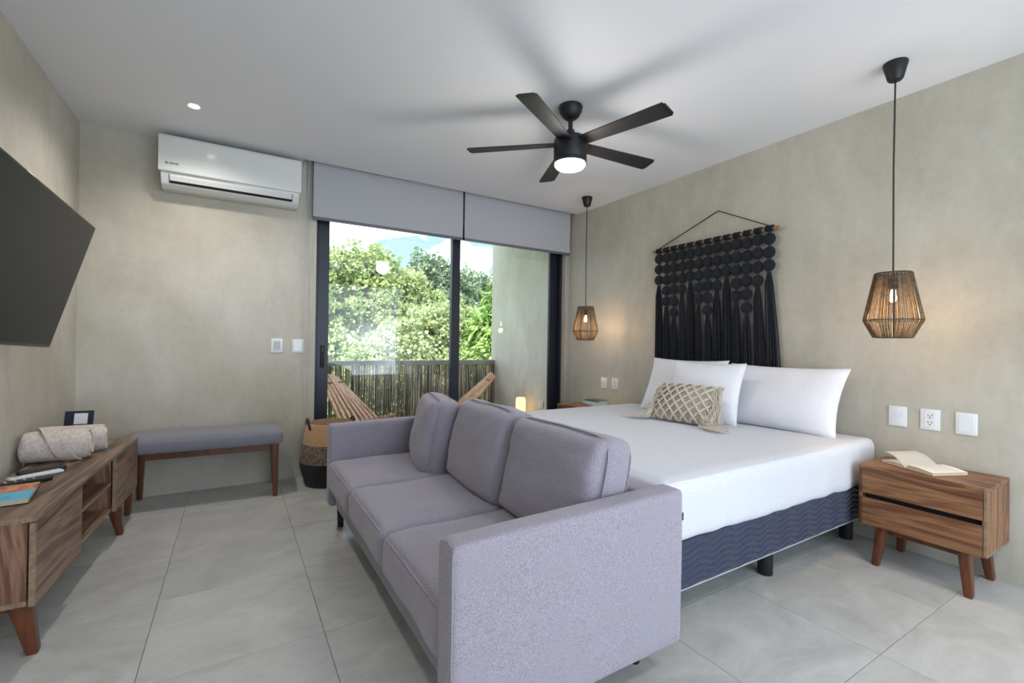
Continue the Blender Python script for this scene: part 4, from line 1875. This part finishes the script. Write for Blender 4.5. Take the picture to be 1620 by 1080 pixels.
# a lifted leaf arching over the left pages
n = 14
rows = []
for i in range(n+1):
    f = i/n
    y_ = .128*f
    z_ = .012+.052*math.sin(f*PI*.55)**1.0
    rows.append([bm.verts.new(hb @ Vector((-.1, y_, z_))), bm.verts.new(hb @ Vector((.1, y_, z_)))])
for A, B in zip(rows, rows[1:]):
    bm.faces.new((A[0], A[1], B[1], B[0]))
bmesh.ops.solidify(bm, geom=list(bm.faces), thickness=.0035)
finish('lifted_pages', bm, M['paper'], ob)
bm = BM()
ink = plain('ink_grey', S(150, 148, 142), .9)
for r_ in range(16):
    x_ = -.085+r_*.0105
    y0_ = -.025
    zz = .0245
    k = y0_
    while k > -.12:
        f = -k/.14
        z_ = .024*(1-.25*f)+.004*math.sin(PI*min(1, f*1.1))+.0006
        f2 = min(1, f+.1)
        bm_m = hb
        vs = [bm.verts.new(hb @ Vector(p)) for p in ((x_, k, z_), (x_+.0022, k, z_), (x_+.0022, k-.009, .024*(1-.25*(f+.064))+.004*math.sin(PI*min(1, (f+.064)*1.1))+.0006), (x_, k-.009, .024*(1-.25*(f+.064))+.004*math.sin(PI*min(1, (f+.064)*1.1))+.0006))]
        bm.faces.new(vs)
        k -= .0115
finish('printed_lines', bm, ink, ob, smooth=False)
bm = BM()
box(bm, -.105, .105, -.142, .138, .0, .0012, 0, 1, 0, hb)
finish('cover', bm, M['navy_card'], ob, smooth=False)

# stack of books on the far nightstand
cols = [('bottom book of the stack on the far nightstand, brown with pale spine', S(150, 118, 84), .026, .155, .075),
        ('white book above the bottom one in the stack on the far nightstand', S(214, 220, 228), .020, .16, .078),
        ('pale green book under the top one on the far nightstand', S(196, 216, 210), .014, .145, .072),
        ('dark teal book on top of the stack on the far nightstand', S(48, 92, 96), .012, .14, .070)]
z_ = .5285
for i, (lbl, c, th, L, wd) in enumerate(cols):
    t = thing('book', lbl, 'book', (3.17+.006*i, 3.565-.004*i, z_), R(-18+7*i), 'books on the far nightstand')
    bm = BM()
    box(bm, -wd+.003, wd-.003, -L/1.4+.003, L/1.4-.003, .0012, th-.0012)
    finish('pages', bm, M['paper'], t, world_coords=False, smooth=False)
    bm = BM()
    box(bm, -wd, wd, -L/1.4, L/1.4, 0, .0012)
    box(bm, -wd, wd, -L/1.4, L/1.4, th-.0012, th)
    box(bm, -wd, -wd+.0015, -L/1.4, L/1.4, 0, th)
    finish('cover', bm, plain('book_cover_%d' % i, c, .4, 0, .08, 30), t, world_coords=False, smooth=False)
    z_ += th+.0004

# ================================================================== MACRAME WALL HANGING
mh = thing('wall_hanging', 'black yarn wall hanging of balls and long tassels on a wooden rod above the bed', 'wall hanging', (3.35, 2.36, 2.03))
RX = 3.312
RZ = 2.030
bm = BM()
tube(bm, [(RX, 1.795, RZ-.004), (RX, 2.35, RZ), (RX, 2.94, RZ+.002)], [.014, .0125, .012], 12)
finish('rod', bm, M['rod_wood'], mh)
bm = BM()
tube(bm, [(RX, 1.85, RZ+.012), (3.345, 2.30, 2.268), (RX, 2.895, RZ+.012)], .0042, 6)
finish('hanging_cord', bm, M['black_yarn'], mh)
bm = BM()
tube(bm, [(3.335, 2.30, 2.262), (XR, 2.30, 2.262)], .004, 8)
finish('nail', bm, M['chrome'], mh)
counts = [3, 5, 6, 4, 3, 5, 6, 4, 3, 5, 6, 4, 3]
ny_ = 13
bm = BM()
bmesh.ops.create_uvsphere(bm, u_segments=18, v_segments=12, radius=.0448)
for v in bm.verts:
    n = 1+.03*math.sin(14*math.atan2(v.co.z, v.co.y)+6*v.co.x/.04)
    v.co = Vector((v.co.x*.62, v.co.y*n, v.co.z*n))
ball0 = finish('ball', bm, M['black_yarn'], mh, world_coords=False, angle=80)
bd_ = ball0.data
first = True
for i in range(ny_):
    yc = 2.868-i*(2.868-1.862)/12
    # lark's head wrap on the rod
    bm = BM()
    for q in range(5):
        yy = yc-.024+q*.012
        ring = [(RX+.0175*math.cos(2*PI*k/12), yy, RZ+.0175*math.sin(2*PI*k/12)) for k in range(12)]
        tube(bm, ring, .0062, 5, True)
    finish('rod_wrap', bm, M['black_yarn'], mh)
    for j in range(counts[i]):
        zc = RZ-.073-j*.0985+.004*math.sin(i*3+j)
        loc = Vector((RX-.004, yc, zc))-mh.location
        if first:
            b_ = ball0
            first = False
        else:
            b_ = ball0.copy()
            COL.objects.link(b_)
            b_.parent = mh
        b_.location = loc
        b_.rotation_euler = (R(random.uniform(0, 180)), 0, 0)
    bm = BM()
    for q in (-.008, .008):
        tube(bm, [(RX, yc+q, RZ), (RX, yc+q, RZ-.073-(counts[i]-1)*.0985-.05)], .004, 5)
    finish('core_cord', bm, M['black_yarn'], mh)
    # tassel
    zt_ = RZ-.073-(counts[i]-1)*.0985-.052
    zb_ = .945+.012*math.sin(i*2.1)-(.01 if i > 9 else 0)
    bm = BM()
    rng = random.Random(50+i)
    for k in range(34):
        th = rng.uniform(0, 2*PI)
        q = math.sqrt(rng.uniform(0, 1))
        sp_ = .034+(.016 if i < 11 else .024)*(zt_-zb_)
        flare = 0 if i < 11 else -.035*(i-10)/2
        y1 = yc+q*math.cos(th)*.012
        y2 = yc+q*math.cos(th)*.028
        y3 = yc+q*math.cos(th)*sp_+flare
        dx = q*math.sin(th)
        zm = zt_-.09
        tube(bm, [(RX+dx*.010, y1, zt_), (RX+dx*.018, y2, zm), (RX+.010+dx*.020, (y2*.45+y3*.55)+rng.uniform(-.002, .002), (zm+zb_)/2), (RX+.016+dx*.022, y3, zb_+rng.uniform(-.03, .01))], [.004, .0048, .0052, .0045], 4)
    tube(bm, [(RX, yc, zt_+.004), (RX, yc, zt_-.018)], .0165, 10)
    finish('tassel', bm, M['black_yarn'], mh)


# ================================================================== SWITCHES AND OUTLETS
def plate(name, label, kind, pos, nrm, w=.086, h=.117):
    """pos: centre on the wall; nrm: outward direction"""
    N = Vector(nrm)
    X = Vector((0, 0, 1)).cross(N)
    m = basis(pos, X, (0, 0, 1))
    t = thing(name, label, 'outlet' if 'outlet' in name else 'switch', pos, 0, None)
    bm = BM()
    box(bm, -w/2, w/2, -h/2, h/2, 0, .008, .0025, 2, 0, m)
    finish('face_plate', bm, M['white_plastic'], t)
    bm = BM()
    if kind == 'outlet':
        box(bm, -.024, .024, -.04, .04, .0075, .0095, .001, 1, 0, m)
        finish('insert', bm, M['white_plastic'], t)
        bm = BM()
        for cy_ in (.019, -.021):
            for cx_ in (-.008, .008):
                box(bm, cx_-.0016, cx_+.0016, cy_, cy_+.010, .0090, .0100, 0, 1, 0, m)
            box(bm, -.003, .003, cy_-.011, cy_-.005, .0090, .0100, 0, 1, 0, m)
        finish('slots', bm, M['dark'], t, smooth=False)
    elif kind == 'small':
        box(bm, -.020, .020, -.0, .022, .0078, .0085, 0, 1, 0, m)
        finish('key_recess', bm, M['plate_grey'], t, smooth=False)
        bm = BM()
        box(bm, -.0185, .0185, .0015, .0205, .0080, .0105, .001, 1, 0, m)
        finish('switch_key', bm, M['white_plastic'], t)
    elif kind == 'panel':
        box(bm, -.026, .026, -.037, .037, .0078, .0098, .001, 1, 0, m)
        p = finish('switch_key', bm, M['plate_grey'], t)
        bm = BM()
        for q in (-.012, .012):
            box(bm, -.026, .026, q-.0006, q+.0006, .0095, .0102, 0, 1, 0, m)
        finish('key_gap', bm, M['dark'], t, smooth=False)
    elif kind == 'rocker':
        box(bm, -.030, .030, -.042, .042, .0078, .0100, .001, 1, 0, m)
        finish('switch_key', bm, M['white_plastic'], t)
    return t


LX, LY = (-1, 0, 0), (0, -1, 0)
plate('light_switch', 'white wall switch with one small key, nearest the bed above the near nightstand', 'small', (XR, 1.116, .772), LX)
plate('wall_outlet', 'white double power outlet in the middle of the three plates above the near nightstand', 'outlet', (XR, .969, .773), LX)
plate('light_switch', 'plain white switch plate, rightmost above the near nightstand', 'rocker', (XR, .820, .772), LX)
plate('light_switch', 'white switch plate above the far nightstand, nearer the door', 'small', (XR, 3.622, .762), LX)
plate('wall_outlet', 'white outlet plate above the far nightstand, nearer the bed', 'outlet', (XR, 3.46, .764), LX)
plate('light_switch', 'white switch with a grey key on the far wall, left of the pair', 'panel', (.305, YB, 1.124), LY)
plate('light_switch', 'plain pale switch on the far wall, right of the pair beside the door', 'rocker', (.464, YB, 1.122), LY)
plate('wall_outlet', 'white outlet plate low on the balcony wall seen through the glass', 'outlet', (BX1, 4.63, .42), LX, .12, .09)
